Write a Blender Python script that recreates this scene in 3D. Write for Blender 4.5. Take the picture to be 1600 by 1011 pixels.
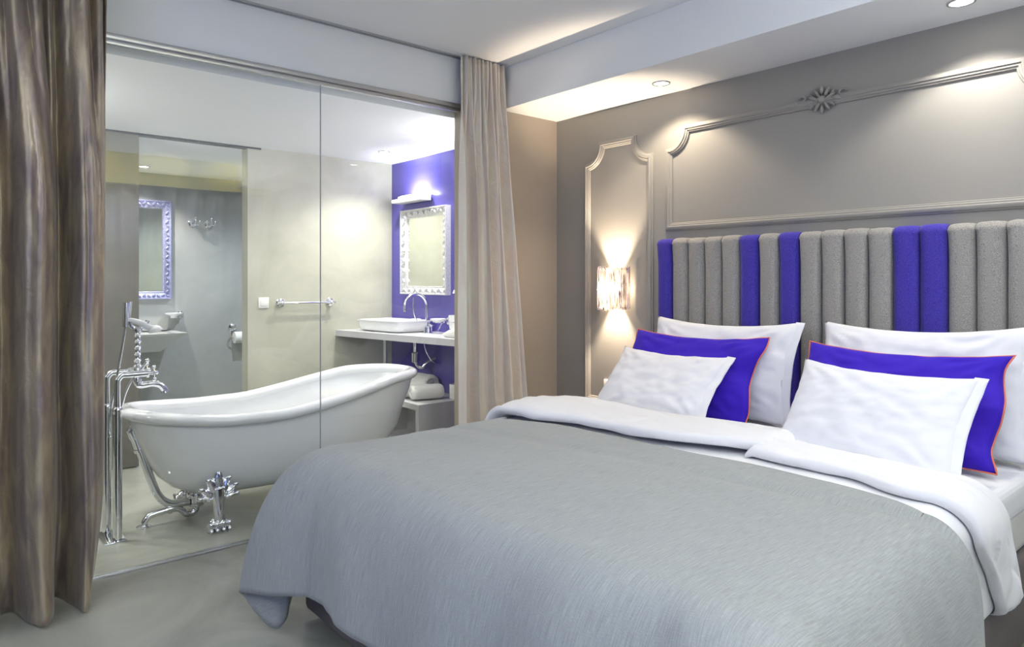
import bpy, bmesh, math, random
from mathutils import Vector, Matrix, noise
random.seed(7)
PI = math.pi
SC = bpy.context.scene
COL = SC.collection
for o in list(bpy.data.objects):
    bpy.data.objects.remove(o)

# ------------------------------------------------------------------ camera, light, exposure
cam_d = bpy.data.cameras.new('camera')
cam = bpy.data.objects.new('camera', cam_d)
COL.objects.link(cam)
cam.location = (0, 0, 1.27)
cam.rotation_euler = (PI/2, 0, math.atan2(.7604, .6494))
cam_d.sensor_width = 36
cam_d.lens = 1082/1600*36
cam_d.shift_y = -67.5/1600
cam_d.clip_start = .05
SC.camera = cam
SC.view_settings.view_transform = 'Standard'
SC.view_settings.look = 'None'
SC.view_settings.gamma = 1
SC.view_settings.use_curve_mapping = False
SC.view_settings.exposure = 0.12
W = bpy.data.worlds.new('dusk_sky')
SC.world = W
W.use_nodes = True
W.node_tree.nodes['Background'].inputs[0].default_value = (.25, .36, .8, 1)
W.node_tree.nodes['Background'].inputs[1].default_value = .5

def lamp(name, typ, loc, power, color, rot=(0, 0, 0), **kw):
    l = bpy.data.lights.new(name, typ)
    l.energy = power
    l.color = color
    for k, v in kw.items():
        setattr(l, k, v)
    o = bpy.data.objects.new(name, l)
    COL.objects.link(o)
    o.location = loc
    o.rotation_euler = rot
    return o

def aim(o, target):
    d = Vector(target) - o.location
    o.rotation_euler = d.to_track_quat('-Z', 'Y').to_euler()

# blue fill added in a made-up rear window, then daylight of the side window
wl = lamp('window_daylight', 'AREA', (-.6, -2.08, 1.35), 15, (.18, .28, 1.0), (-PI/2, 0, 0), shape='RECTANGLE', size=2.4, size_y=1.7)
aim(wl, (-.6, 2, 1.35))
wl2 = lamp('side_window_daylight', 'AREA', (1.42, .3, 1.5), 11, (.84, .91, 1.0), (0, 0, 0), shape='RECTANGLE', size=1.8, size_y=1.4)
aim(wl2, (-3, .3, 1.5))
# unseen fill lamps added without fixtures: overhead, beside the bed, rear left, two upward
lamp('ceiling_panel_light', 'AREA', (-.1, .75, 2.585), 14, (.97, .98, 1), (0, 0, 0), shape='DISK', size=.6)
lamp('opal_lamp_light', 'POINT', (.9, 1.1, 2.0), 9, (.95, .97, 1), shadow_soft_size=.16)
lamp('entry_lamp_light', 'POINT', (-2.9, -1.7, 2.1), 24, (.96, .98, 1), shadow_soft_size=.16)
lamp('uplighter_light', 'SPOT', (-1.1, -1.5, 1.2), 200, (.93, .965, 1), (PI, 0, 0), spot_size=math.radians(150), spot_blend=.8, shadow_soft_size=.12)
lamp('uplighter_light', 'SPOT', (.75, 1.75, 1.2), 260, (.93, .965, 1), (PI, 0, 0), spot_size=math.radians(140), spot_blend=.8, shadow_soft_size=.12)

# ------------------------------------------------------------------ materials
MATS = {}
def nodes(m):
    nt = m.node_tree
    return nt, nt.nodes, nt.links, nt.nodes['Principled BSDF']

def mat(name, col, rough=.5, metal=0, var=0, vscale=(8, 8, 8), bump=0, bscale=(60, 60, 60), coord='Object',
        detail=4, sheen=0, spec=None, coat=0, col2=None, bdist=.01, distort=0, contrast=(.3, .7), trans=0, sub=0, emis=None, estr=0):
    m = bpy.data.materials.new(name)
    m.use_nodes = True
    nt, N, L, P = nodes(m)
    P.inputs['Base Color'].default_value = (*col, 1)
    P.inputs['Roughness'].default_value = rough
    P.inputs['Metallic'].default_value = metal
    if sheen:
        P.inputs['Sheen Weight'].default_value = sheen
        P.inputs['Sheen Roughness'].default_value = .4
    if spec is not None:
        P.inputs['Specular IOR Level'].default_value = spec
    if coat:
        P.inputs['Coat Weight'].default_value = coat
        P.inputs['Coat Roughness'].default_value = .05
    if emis:
        P.inputs['Emission Color'].default_value = (*emis, 1)
        P.inputs['Emission Strength'].default_value = estr
    tc = N.new('ShaderNodeTexCoord')
    out = tc.outputs[coord]
    if var or col2:
        mp = N.new('ShaderNodeMapping')
        mp.inputs['Scale'].default_value = vscale
        L.new(out, mp.inputs[0])
        nz = N.new('ShaderNodeTexNoise')
        nz.inputs['Scale'].default_value = 1
        nz.inputs['Detail'].default_value = detail
        nz.inputs['Roughness'].default_value = .6
        nz.inputs['Distortion'].default_value = distort
        L.new(mp.outputs[0], nz.inputs['Vector'])
        mr = N.new('ShaderNodeMapRange')
        mr.inputs[1].default_value = contrast[0]
        mr.inputs[2].default_value = contrast[1]
        L.new(nz.outputs[0], mr.inputs[0])
        mx = N.new('ShaderNodeMix')
        mx.data_type = 'RGBA'
        c2 = col2 or tuple(c*(1-var) for c in col)
        mx.inputs[6].default_value = (*c2, 1)
        mx.inputs[7].default_value = (*col, 1)
        L.new(mr.outputs[0], mx.inputs[0])
        L.new(mx.outputs[2], P.inputs['Base Color'])
    if bump:
        mp2 = N.new('ShaderNodeMapping')
        mp2.inputs['Scale'].default_value = bscale
        L.new(out, mp2.inputs[0])
        n2 = N.new('ShaderNodeTexNoise')
        n2.inputs['Scale'].default_value = 1
        n2.inputs['Detail'].default_value = 5
        L.new(mp2.outputs[0], n2.inputs['Vector'])
        bp = N.new('ShaderNodeBump')
        bp.inputs['Strength'].default_value = bump
        bp.inputs['Distance'].default_value = bdist
        L.new(n2.outputs[0], bp.inputs['Height'])
        L.new(bp.outputs[0], P.inputs['Normal'])
    MATS[name] = m
    return m

M = {}
M['ceiling'] = mat('white_ceiling_paint', (.84, .86, .87), .8, bump=.05, bscale=(90, 90, 90))
M['white_paint'] = mat('white_wall_paint', (.82, .84, .85), .7, bump=.05, bscale=(90, 90, 90))
M['taupe'] = mat('taupe_wall_paint', (.31, .295, .27), .48, bump=.06, bscale=(120, 120, 120), bdist=.004)
M['taupe_side'] = mat('taupe_ribbed_wallpaper', (.37, .32, .27), .42, bump=.12, bscale=(3, 3, 420), bdist=.004)
M['plaster'] = mat('beige_polished_plaster', (.54, .54, .45), .42, col2=(.42, .42, .345), vscale=(1.6, 1.6, 1.9), detail=8, distort=.8, bump=.1, bscale=(5, 5, 5), bdist=.01)
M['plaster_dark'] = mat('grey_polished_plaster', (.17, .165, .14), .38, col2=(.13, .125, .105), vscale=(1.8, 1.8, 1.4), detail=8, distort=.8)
M['plaster_grey'] = mat('blue_grey_plaster', (.46, .465, .45), .45, col2=(.36, .37, .36), vscale=(1.5, 1.5, 1.5), detail=8, distort=.8)
M['purple'] = mat('violet_lacquer_wall', (.105, .09, .40), .33, var=.12, vscale=(1, 1, 60), bump=.05, bscale=(2, 2, 300), bdist=.003)
M['concrete'] = mat('polished_concrete_floor', (.40, .405, .35), .3, col2=(.22, .225, .19), vscale=(1.6, 1.6, 1.6), detail=9, distort=1.2, bump=.05, bscale=(8, 8, 8), spec=.4)
M['chrome'] = mat('chrome', (.86, .87, .9), .06, 1)
M['brushed'] = mat('brushed_aluminium', (.55, .56, .57), .35, 1)
M['silver'] = mat('silver_leaf_frame', (.80, .80, .82), .32, .45, var=.3, vscale=(60, 60, 60), bump=.3, bscale=(120, 120, 120), bdist=.002)
M['violet_silver'] = mat('violet_silver_frame', (.55, .56, .84), .32, .5, var=.35, vscale=(60, 60, 60), bump=.3, bscale=(120, 120, 120), bdist=.002)
M['mirror'] = mat('mirror_glass', (.86, .88, .82), .02, 1)
M['enamel'] = mat('white_enamel', (.80, .81, .82), .12, coat=.6)
M['ceramic'] = mat('white_ceramic', (.84, .85, .85), .15, coat=.5)
M['counter'] = mat('white_counter_laminate', (.60, .60, .62), .35)
M['plastic'] = mat('white_plastic', (.82, .82, .80), .35)
M['paper'] = mat('white_paper', (.85, .85, .83), .8)
M['towel'] = mat('white_terry_towel', (.84, .84, .81), .95, bump=.6, bscale=(220, 220, 220), bdist=.004, sheen=.3)
M['rubber'] = mat('black_rubber', (.03, .03, .035), .6)
M['linen_white'] = mat('white_cotton', (.75, .755, .79), .85, bump=.10, bscale=(9, 9, 9), bdist=.02, sheen=.15)
M['duvet_white'] = mat('white_cotton_duvet', (.76, .765, .79), .85, bump=.14, bscale=(5, 12, 12), bdist=.02, sheen=.15)
M['blue_cushion'] = mat('ultramarine_wool', (.034, .003, .50), .85, var=.18, vscale=(300, 300, 300), bump=.2, bscale=(250, 250, 250), bdist=.002, sheen=.08)
M['piping'] = mat('orange_piping', (.72, .17, .10), .6)
M['felt_grey'] = mat('heather_grey_felt', (.40, .385, .36), .95, col2=(.17, .16, .15), vscale=(420, 420, 420), detail=2, bump=.5, bscale=(260, 260, 260), bdist=.003, sheen=.25, contrast=(.36, .58))
M['felt_blue'] = mat('ultramarine_felt', (.075, .055, .46), .95, col2=(.022, .012, .20), vscale=(420, 420, 420), detail=2, bump=.5, bscale=(260, 260, 260), bdist=.003, sheen=.2, contrast=(.36, .60))
M['base_fabric'] = mat('taupe_base_fabric', (.17, .15, .145), .95, var=.3, vscale=(300, 300, 300), bump=.3, bscale=(300, 300, 300), bdist=.002)
M['mattress'] = mat('pale_mattress_ticking', (.66, .66, .64), .8, bump=.1, bscale=(40, 40, 40))
M['downlight'] = mat('downlight_lens', (1, 1, 1), .4, emis=(1, .95, .86), estr=14)
M['lamp_opal'] = mat('opal_lamp_glass', (1, 1, 1), .4, emis=(1, .95, .88), estr=5)
M['sheer'] = mat('blue_lit_sheer', (.42, .45, .62), .9, var=.35, vscale=(1, 26, .3))
M['ochre'] = mat('ochre_pelmet', (.62, .58, .24), .7)

def blanket_mat():
    m = mat('grey_wool_blanket', (.43, .455, .435), .9, sheen=.2)
    nt, N, L, P = nodes(m)
    uv = N.new('ShaderNodeUVMap')
    def streak(sx, sy, lo, hi):
        mp = N.new('ShaderNodeMapping'); mp.inputs['Scale'].default_value = (sx, sy, 1)
        L.new(uv.outputs[0], mp.inputs[0])
        n = N.new('ShaderNodeTexNoise'); n.inputs['Scale'].default_value = 1; n.inputs['Detail'].default_value = 4
        L.new(mp.outputs[0], n.inputs['Vector'])
        r = N.new('ShaderNodeMapRange'); r.inputs[1].default_value = lo; r.inputs[2].default_value = hi
        L.new(n.outputs[0], r.inputs[0])
        return r
    a = streak(380, 16, .30, .70)
    b = streak(90, 420, .3, .7)
    ad = N.new('ShaderNodeMath'); ad.operation = 'MULTIPLY_ADD'
    L.new(b.outputs[0], ad.inputs[0]); ad.inputs[1].default_value = .35
    mm = N.new('ShaderNodeMath'); mm.operation = 'MULTIPLY'; mm.inputs[1].default_value = .65
    L.new(a.outputs[0], mm.inputs[0]); L.new(mm.outputs[0], ad.inputs[2])
    mx = N.new('ShaderNodeMix'); mx.data_type = 'RGBA'
    mx.inputs[6].default_value = (.235, .25, .25, 1)
    mx.inputs[7].default_value = (.375, .40, .395, 1)
    L.new(ad.outputs[0], mx.inputs[0])
    L.new(mx.outputs[2], P.inputs['Base Color'])
    bp = N.new('ShaderNodeBump'); bp.inputs['Strength'].default_value = .25; bp.inputs['Distance'].default_value = .002
    L.new(ad.outputs[0], bp.inputs['Height']); L.new(bp.outputs[0], P.inputs['Normal'])
    return m
M['blanket'] = blanket_mat()

def curtain_mat(name, c1, c2, metal, rough):
    m = mat(name, c1, rough, metal, sheen=.2)
    nt, N, L, P = nodes(m)
    tc = N.new('ShaderNodeTexCoord')
    mp = N.new('ShaderNodeMapping'); mp.inputs['Scale'].default_value = (14, 14, 3.2)
    L.new(tc.outputs['Object'], mp.inputs[0])
    n = N.new('ShaderNodeTexNoise'); n.inputs['Scale'].default_value = 1; n.inputs['Detail'].default_value = 6; n.inputs['Distortion'].default_value = 1.0
    L.new(mp.outputs[0], n.inputs['Vector'])
    r = N.new('ShaderNodeMapRange'); r.inputs[1].default_value = .38; r.inputs[2].default_value = .66
    L.new(n.outputs[0], r.inputs[0])
    mx = N.new('ShaderNodeMix'); mx.data_type = 'RGBA'
    mx.inputs[6].default_value = (*c1, 1); mx.inputs[7].default_value = (*c2, 1)
    L.new(r.outputs[0], mx.inputs[0]); L.new(mx.outputs[2], P.inputs['Base Color'])
    mp2 = N.new('ShaderNodeMapping'); mp2.inputs['Scale'].default_value = (160, 160, 90)
    L.new(tc.outputs['Object'], mp2.inputs[0])
    n2 = N.new('ShaderNodeTexNoise'); n2.inputs['Scale'].default_value = 1; n2.inputs['Detail'].default_value = 3
    L.new(mp2.outputs[0], n2.inputs['Vector'])
    n3 = N.new('ShaderNodeTexNoise'); n3.inputs['Scale'].default_value = 9; n3.inputs['Detail'].default_value = 5; n3.inputs['Distortion'].default_value = 1.5
    L.new(tc.outputs['Object'], n3.inputs['Vector'])
    b1 = N.new('ShaderNodeBump'); b1.inputs['Strength'].default_value = .35; b1.inputs['Distance'].default_value = .002
    L.new(n2.outputs[0], b1.inputs['Height'])
    b2 = N.new('ShaderNodeBump'); b2.inputs['Strength'].default_value = .5; b2.inputs['Distance'].default_value = .012
    L.new(n3.outputs[0], b2.inputs['Height']); L.new(b1.outputs[0], b2.inputs['Normal'])
    L.new(b2.outputs[0], P.inputs['Normal'])
    return m
M['curtain_gold'] = curtain_mat('metallic_taupe_drape', (.26, .21, .19), (.46, .39, .27), .5, .42)
M['curtain_pale'] = curtain_mat('pale_linen_drape', (.68, .60, .54), (.70, .68, .60), .1, .6)

def glass_mat():
    m = bpy.data.materials.new('clear_pane'); m.use_nodes = True
    nt = m.node_tree; N = nt.nodes; L = nt.links
    N.remove(N['Principled BSDF'])
    t = N.new('ShaderNodeBsdfTransparent'); t.inputs[0].default_value = (.955, .975, .965, 1)
    g = N.new('ShaderNodeBsdfGlossy'); g.inputs['Roughness'].default_value = .0; g.inputs[0].default_value = (1, 1, 1, 1)
    f = N.new('ShaderNodeFresnel'); f.inputs[0].default_value = 1.5
    mx = N.new('ShaderNodeMixShader')
    L.new(f.outputs[0], mx.inputs[0]); L.new(t.outputs[0], mx.inputs[1]); L.new(g.outputs[0], mx.inputs[2])
    L.new(mx.outputs[0], N['Material Output'].inputs[0])
    return m
M['glass'] = glass_mat()

def crystal_mat():
    m = bpy.data.materials.new('fluted_crystal'); m.use_nodes = True
    nt = m.node_tree; N = nt.nodes; L = nt.links
    N.remove(N['Principled BSDF'])
    t = N.new('ShaderNodeBsdfTransparent'); t.inputs[0].default_value = (.34, .27, .25, 1)
    tr = N.new('ShaderNodeBsdfTranslucent'); tr.inputs[0].default_value = (.62, .57, .56, 1)
    g = N.new('ShaderNodeBsdfGlossy'); g.inputs['Roughness'].default_value = .12
    tc = N.new('ShaderNodeTexCoord')
    mp = N.new('ShaderNodeMapping'); mp.inputs['Scale'].default_value = (220, 60, 14)
    L.new(tc.outputs['Object'], mp.inputs[0])
    n = N.new('ShaderNodeTexNoise'); n.inputs['Scale'].default_value = 1; n.inputs['Detail'].default_value = 3
    L.new(mp.outputs[0], n.inputs['Vector'])
    r = N.new('ShaderNodeMapRange'); r.inputs[1].default_value = .4; r.inputs[2].default_value = .6
    L.new(n.outputs[0], r.inputs[0])
    a = N.new('ShaderNodeMixShader'); L.new(r.outputs[0], a.inputs[0]); L.new(tr.outputs[0], a.inputs[1]); L.new(t.outputs[0], a.inputs[2])
    b = N.new('ShaderNodeMixShader'); b.inputs[0].default_value = .25
    L.new(a.outputs[0], b.inputs[1]); L.new(g.outputs[0], b.inputs[2])
    L.new(b.outputs[0], N['Material Output'].inputs[0])
    return m
M['crystal'] = crystal_mat()

# ------------------------------------------------------------------ mesh helpers
def chain(o):
    v = Vector((0, 0, 0))
    while o:
        v += o.location
        o = o.parent
    return v

class MB:
    def __init__(s):
        s.bm = bmesh.new()
    def grid(s, rows, closed_u=False, closed_v=False):
        bm = s.bm
        vs = [[bm.verts.new(p) for p in r] for r in rows]
        n, m = len(vs), len(vs[0])
        for i in range(n if closed_v else n-1):
            for j in range(m if closed_u else m-1):
                a, b = vs[i][j], vs[i][(j+1) % m]
                c, d = vs[(i+1) % n][(j+1) % m], vs[(i+1) % n][j]
                try:
                    bm.faces.new((a, b, c, d))
                except ValueError:
                    pass
        return vs
    def cap(s, ring):
        try:
            s.bm.faces.new(ring)
        except ValueError:
            pass
    def box(s, x0, x1, y0, y1, z0, z1, bevel=0, seg=2):
        b = bmesh.new()
        bmesh.ops.create_cube(b, size=1)
        for v in b.verts:
            v.co = Vector(((x0+x1)/2 + v.co.x*(x1-x0), (y0+y1)/2 + v.co.y*(y1-y0), (z0+z1)/2 + v.co.z*(z1-z0)))
        if bevel:
            bmesh.ops.bevel(b, geom=b.edges[:], offset=bevel, segments=seg, profile=.5, affect='EDGES')
        s.merge(b)
        return s
    def merge(s, b, mtx=None):
        me = bpy.data.meshes.new('t')
        if mtx is not None:
            bmesh.ops.transform(b, matrix=mtx, verts=b.verts[:])
        b.to_mesh(me)
        b.free()
        s.bm.from_mesh(me)
        bpy.data.meshes.remove(me)
    def poly(s, pts, z0, z1):
        lo = [s.bm.verts.new((x, y, z0)) for x, y in pts]
        hi = [s.bm.verts.new((x, y, z1)) for x, y in pts]
        n = len(pts)
        for i in range(n):
            s.bm.faces.new((lo[i], lo[(i+1) % n], hi[(i+1) % n], hi[i]))
        s.bm.faces.new(hi)
        s.bm.faces.new(lo[::-1])
        return s
    def tube(s, pts, r, n=14, caps=True, smooth=0):
        pts = [Vector(p) for p in pts]
        rs = list(r) if hasattr(r, '__len__') else [r]*len(pts)
        if smooth:
            pts, rs = spline(pts, rs, smooth)
        rings = []
        up = None
        for i, p in enumerate(pts):
            a = pts[max(i-1, 0)]
            b = pts[min(i+1, len(pts)-1)]
            t = (b-a).normalized()
            if up is None:
                up = Vector((0, 0, 1)) if abs(t.z) < .9 else Vector((1, 0, 0))
            x = t.cross(up).normalized()
            up = x.cross(t).normalized()
            rings.append([p + (x*math.cos(k*2*PI/n) + up*math.sin(k*2*PI/n))*rs[i] for k in range(n)])
        vs = s.grid(rings, closed_u=True)
        if caps:
            s.cap(vs[0][::-1]); s.cap(vs[-1])
        return s
    def lathe(s, prof, o=(0, 0, 0), axis=(0, 0, 1), n=24):
        # prof: (radius, height along axis)
        q = Vector((0, 0, 1)).rotation_difference(Vector(axis).normalized())
        o = Vector(o)
        rings = [[o + q @ Vector((max(r, 1e-4)*math.cos(k*2*PI/n), max(r, 1e-4)*math.sin(k*2*PI/n), h)) for k in range(n)] for r, h in prof]
        vs = s.grid(rings, closed_u=True)
        s.cap(vs[0][::-1]); s.cap(vs[-1])
        return s
    def ball(s, c, r, rot=None, n=12):
        b = bmesh.new()
        bmesh.ops.create_uvsphere(b, u_segments=n*2, v_segments=n, radius=1)
        r = (r, r, r) if not hasattr(r, '__len__') else r
        m = Matrix.Translation(c) @ (rot.to_4x4() if rot else Matrix.Identity(4)) @ Matrix.Diagonal((*r, 1))
        s.merge(b, m)
        return s
    def build(s, name, m, parent=None, origin=None, smooth=40, fix=True):
        off = chain(parent) if parent else Vector((0, 0, 0))
        if origin is None:
            origin = (0, 0, 0)
        org = Vector(origin) if not parent else Vector((0, 0, 0))
        bm = s.bm
        if fix:
            bmesh.ops.recalc_face_normals(bm, faces=bm.faces[:])
        for v in bm.verts:
            v.co -= off + org
        me = bpy.data.meshes.new(name)
        bm.to_mesh(me)
        bm.free()
        if smooth:
            me.polygons.foreach_set('use_smooth', [True]*len(me.polygons))
            me.set_sharp_from_angle(angle=math.radians(smooth))
        me.materials.append(m)
        o = bpy.data.objects.new(name, me)
        COL.objects.link(o)
        if parent:
            o.parent = parent
        else:
            o.location = org
        return o

def spline(pts, rs, k):
    out, ro = [], []
    n = len(pts)
    for i in range(n-1):
        p0, p1, p2, p3 = pts[max(i-1, 0)], pts[i], pts[i+1], pts[min(i+2, n-1)]
        for j in range(k):
            t = j/k
            out.append(.5*((2*p1) + (p2-p0)*t + (2*p0-5*p1+4*p2-p3)*t*t + (3*p1-p0-3*p2+p3)*t**3))
            ro.append(rs[i]*(1-t)+rs[i+1]*t)
    out.append(pts[-1]); ro.append(rs[-1])
    return out, ro

def interp(tab, x):
    """smooth curve through a table of (x, value), no overshoot between knots"""
    n = len(tab)
    if x <= tab[0][0]:
        return tab[0][1]
    if x >= tab[-1][0]:
        return tab[-1][1]
    sl = [(tab[k+1][1]-tab[k][1])/(tab[k+1][0]-tab[k][0]) for k in range(n-1)]
    m = [sl[0]] + [0 if sl[k-1]*sl[k] <= 0 else 2*sl[k-1]*sl[k]/(sl[k-1]+sl[k]) for k in range(1, n-1)] + [sl[-1]]
    for k in range(n-1):
        if x <= tab[k+1][0]:
            h = tab[k+1][0]-tab[k][0]
            t = (x-tab[k][0])/h
            return (tab[k][1]*(2*t**3-3*t*t+1) + h*m[k]*(t**3-2*t*t+t) + tab[k+1][1]*(-2*t**3+3*t*t) + h*m[k+1]*(t**3-t*t))
def lerp(a, b, t):
    return a+(b-a)*t
def nz(x, y, z=0):
    return noise.noise(Vector((x, y, z)))

def thing(name, label, cat, loc=(0, 0, 0), group=None):
    o = bpy.data.objects.new(name, None)
    o.empty_display_size = .05
    COL.objects.link(o)
    o.location = loc
    return tag(o, label, cat, group)
def tag(o, label, cat, group=None):
    o['label'] = label
    o['category'] = cat
    if group:
        o['group'] = group
    return o
def struct(o):
    o['kind'] = 'structure'
    return o
def B(name, m, *b, parent=None, bevel=0):
    return MB().box(*b, bevel=bevel).build(name, m, parent)

# ------------------------------------------------------------------ room shell
XG = -3.39; YH = 3.296; ZC = 2.61; ZS = 2.35; XB = -5.23; YP = 3.10; ZB = 2.27
XR = 1.55; YR = -2.2
struct(B('floor', M['concrete'], -7.3, XR+.1, YR-.1, YH+.1, -.1, 0))
struct(B('ceiling', M['ceiling'], XG-.2, XR+.1, YR-.1, YH+.1, ZC, ZC+.1))
struct(B('wall_headboard', M['taupe'], XG-.1, XR+.1, YH, YH+.12, 0, ZC))
struct(B('wall_side', M['taupe_side'], XG-.09, XG, 2.505, YH, 0, ZS+.02))
struct(B('wall_header', M['white_paint'], XG-.09, XG, YR, 2.80, 2.331, ZC))
struct(B('wall_soffit', M['white_paint'], XG-.09, XR, 2.80, YH, ZS, ZC-.001))
def wall_with_hole(name, m, axis, pos, th, a0, a1, z1, holes):
    mb = MB()
    def add(u0, u1, w0, w1):
        if axis == 'x':
            mb.box(pos, pos+th, u0, u1, w0, w1)
        else:
            mb.box(u0, u1, pos, pos+th, w0, w1)
    u = a0
    for (h0, h1, b, t) in sorted(holes):
        add(u, h0, 0, z1)
        if b > 0: add(h0, h1, 0, b)
        if t < z1: add(h0, h1, t, z1)
        u = h1
    add(u, a1, 0, z1)
    return struct(mb.build(name, m))
wall_with_hole('wall_rear', M['taupe'], 'y', YR-.1, .1, XG, XR, ZC, [(-1.8, .6, .45, 2.2)])
wall_with_hole('wall_right', M['taupe'], 'x', XR, .1, YR, YH, ZC, [(-.7, 1.2, .7, 2.2)])
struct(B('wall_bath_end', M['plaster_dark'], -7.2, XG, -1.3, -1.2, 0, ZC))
struct(B('wall_purple', M['purple'], XB-.1, XG-.09, YP, YP+.1, 0, ZB))
struct(B('wall_back', M['plaster'], XB-.12, XB, 1.863, YP, 0, ZB))
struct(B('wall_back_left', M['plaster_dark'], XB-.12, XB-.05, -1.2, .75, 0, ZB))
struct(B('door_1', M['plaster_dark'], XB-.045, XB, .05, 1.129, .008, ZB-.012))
struct(B('trim_1', M['rubber'], XB-.06, XB+.012, -.2, 1.96, ZB-.012, ZB))
struct(B('wall_recess', M['plaster_grey'], -7.2, -7.1, .4, 2.9, 0, ZB))
struct(B('wall_recess_right', M['plaster_grey'], -7.1, XB-.12, 2.8, 2.9, 0, ZB))
struct(B('wall_recess_left', M['plaster_grey'], -7.1, XB-.12, .4, .5, 0, ZB))
c2 = struct(B('ceiling', M['ceiling'], -7.2, XG-.09, -1.2, YP+.1, ZB, ZB+.06))

# glass wall: top rail, floor channel, two panes
ft = MB()
ft.box(XG-.03, XG+.022, -1.2, 2.50, 2.306, 2.331, .003)
ft.box(XG-.02, XG+.008, -1.2, 2.50, 2.286, 2.306, .002)
struct(ft.build('trim_2', M['brushed']))
fb = MB()
fb.box(XG-.022, XG-.009, -1.2, 2.50, 0, .006)
fb.box(XG+.009, XG+.022, -1.2, 2.50, 0, .006)
fb.box(XG-.009, XG+.009, -1.2, 2.50, 0, .0025)
struct(fb.build('trim_3', M['brushed']))
def pane(n, y0, y1):
    me = MB()
    me.bm.faces.new([me.bm.verts.new(p) for p in ((XG, y0, .004), (XG, y1, .004), (XG, y1, 2.29), (XG, y0, 2.29))])
    o = me.build('window_%d' % n, M['glass'], smooth=0)
    return struct(o)
pane(1, -1.2, 1.5815)
pane(2, 1.5845, 2.50)
M['seam'] = mat('grey_silicone_seam', (.30, .33, .34), .4)
struct(B('trim_4', M['seam'], XG-.004, XG+.004, 1.5815, 1.5845, .004, 2.29))
# curtain rail on the ceiling
rail = MB()
rail.box(XG+.012, XG+.018, YR+.01, 2.79, ZC-.008, ZC)
rail.box(XG+.040, XG+.046, YR+.01, 2.79, ZC-.008, ZC)
rail.box(XG+.018, XG+.040, YR+.01, 2.79, ZC-.003, ZC)
struct(rail.build('trim_5', M['brushed']))

# the two windows behind the camera, the rear one made up: frame, pane of glass
def win(n, axis, pos, a0, a1, z0, z1):
    f = MB()
    for (u0, u1, w0, w1) in ((a0, a0+.06, z0, z1), (a1-.06, a1, z0, z1), (a0, a1, z0, z0+.06), (a0, a1, z1-.06, z1), ((a0+a1)/2-.03, (a0+a1)/2+.03, z0, z1)):
        if axis == 'y': f.box(u0, u1, pos, pos+.05, w0, w1)
        else: f.box(pos, pos+.05, u0, u1, w0, w1)
    struct(f.build('window_%d' % n, M['plastic']))
win(3, 'y', YR-.09, -1.8, .6, .45, 2.2)  # rear window added to carry the blue fill on the bed foot
win(4, 'x', XR+.03, -.7, 1.2, .7, 2.2)

# ------------------------------------------------------------------ mouldings on the headboard wall
def sweep_wall(path, prof):
    """closed path of (x,z) on the wall plane, prof of (across, out) with across + = outside of the path"""
    mb = MB()
    n = len(path)
    rows = []
    for i in range(n):
        p0, p1, p2 = Vector(path[i-1]), Vector(path[i]), Vector(path[(i+1) % n])
        d1 = (p1-p0).normalized(); d2 = (p2-p1).normalized()
        n1 = Vector((-d1.y, d1.x)); n2 = Vector((-d2.y, d2.x))
        b = (n1+n2).normalized()
        k = 1/max(.45, b.dot(n1))
        rows.append([(p1.x+b.x*a*k, YH-o, p1.y+b.y*a*k) for a, o in prof])
    mb.grid(rows, closed_v=True)
    return mb
PROF = [(.024, 0), (.024, .010), (.019, .012), (.017, .019), (.008, .024), (.001, .024), (-.003, .018), (-.010, .018), (-.014, .012), (-.019, .011), (-.022, .005), (-.022, 0)]
def arc(cx, cz, r, a0, a1, n=14):
    return [(cx+r*math.cos(lerp(a0, a1, i/n)), cz+r*math.sin(lerp(a0, a1, i/n))) for i in range(n+1)]
def panel_path(x0, x1, z0, z1, r):
    # clockwise seen from the room (x right, z up): up the left side, over the top, down the right
    p = [(x0, z0)]
    p += arc(x0, z1, r, -PI/2, 0)
    p += arc(x1, z1, r, PI, PI*1.5)
    p += [(x1, z0)]
    return p
struct(sweep_wall(panel_path(-3.098, -2.592, .508, 2.125, .125), PROF).build('trim_6', M['taupe'], smooth=30))
struct(sweep_wall(panel_path(-2.452, -.648, 1.578, 2.125, .118), PROF).build('trim_7', M['taupe'], smooth=30))

# carved ornament in the middle of the upper moulding
orn = MB()
ox, oz = -1.556, 2.132
def leafy(cx, cz, ang, ln, wd, th=.016):
    q = Matrix.Rotation(-ang, 3, 'Y')
    orn.ball((ox+cx*.8, YH-.016, oz+cz*.8), (ln*.72, th*.8, wd*.72), q, 7)
for sx in (-1, 1):
    leafy(sx*.045, .012, .5 if sx > 0 else PI-.5, .045, .014, .022)
    leafy(sx*.085, -.004, -.25 if sx > 0 else PI+.25, .04, .012, .018)
    leafy(sx*.125, .006, .2 if sx > 0 else PI-.2, .032, .009, .014)
    leafy(sx*.030, .045, 1.1 if sx > 0 else PI-1.1, .034, .012, .02)
    leafy(sx*.028, -.036, -1.0 if sx > 0 else PI+1.0, .034, .012, .02)
    leafy(sx*.064, .036, .9 if sx > 0 else PI-.9, .022, .009, .016)
    leafy(sx*.062, -.030, -.8 if sx > 0 else PI+.8, .024, .009, .016)
    orn.tube([(ox+sx*.10+ .018*math.cos(a)*sx, YH-.018, oz+.022+.014*math.sin(a)) for a in [i*.5 for i in range(11)]], .005, 8)
leafy(0, .060, PI/2, .030, .014, .024)
leafy(0, -.055, PI/2, .030, .011, .02)
leafy(0, .004, 0, .030, .026, .032)
orn.ball((ox, YH-.034, oz+.004), .008)
tag(orn.build('wall_ornament', M['taupe'], origin=(ox, YH, oz)), 'small carved leaf ornament at the middle of the upper wall moulding', 'ornament')

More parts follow.
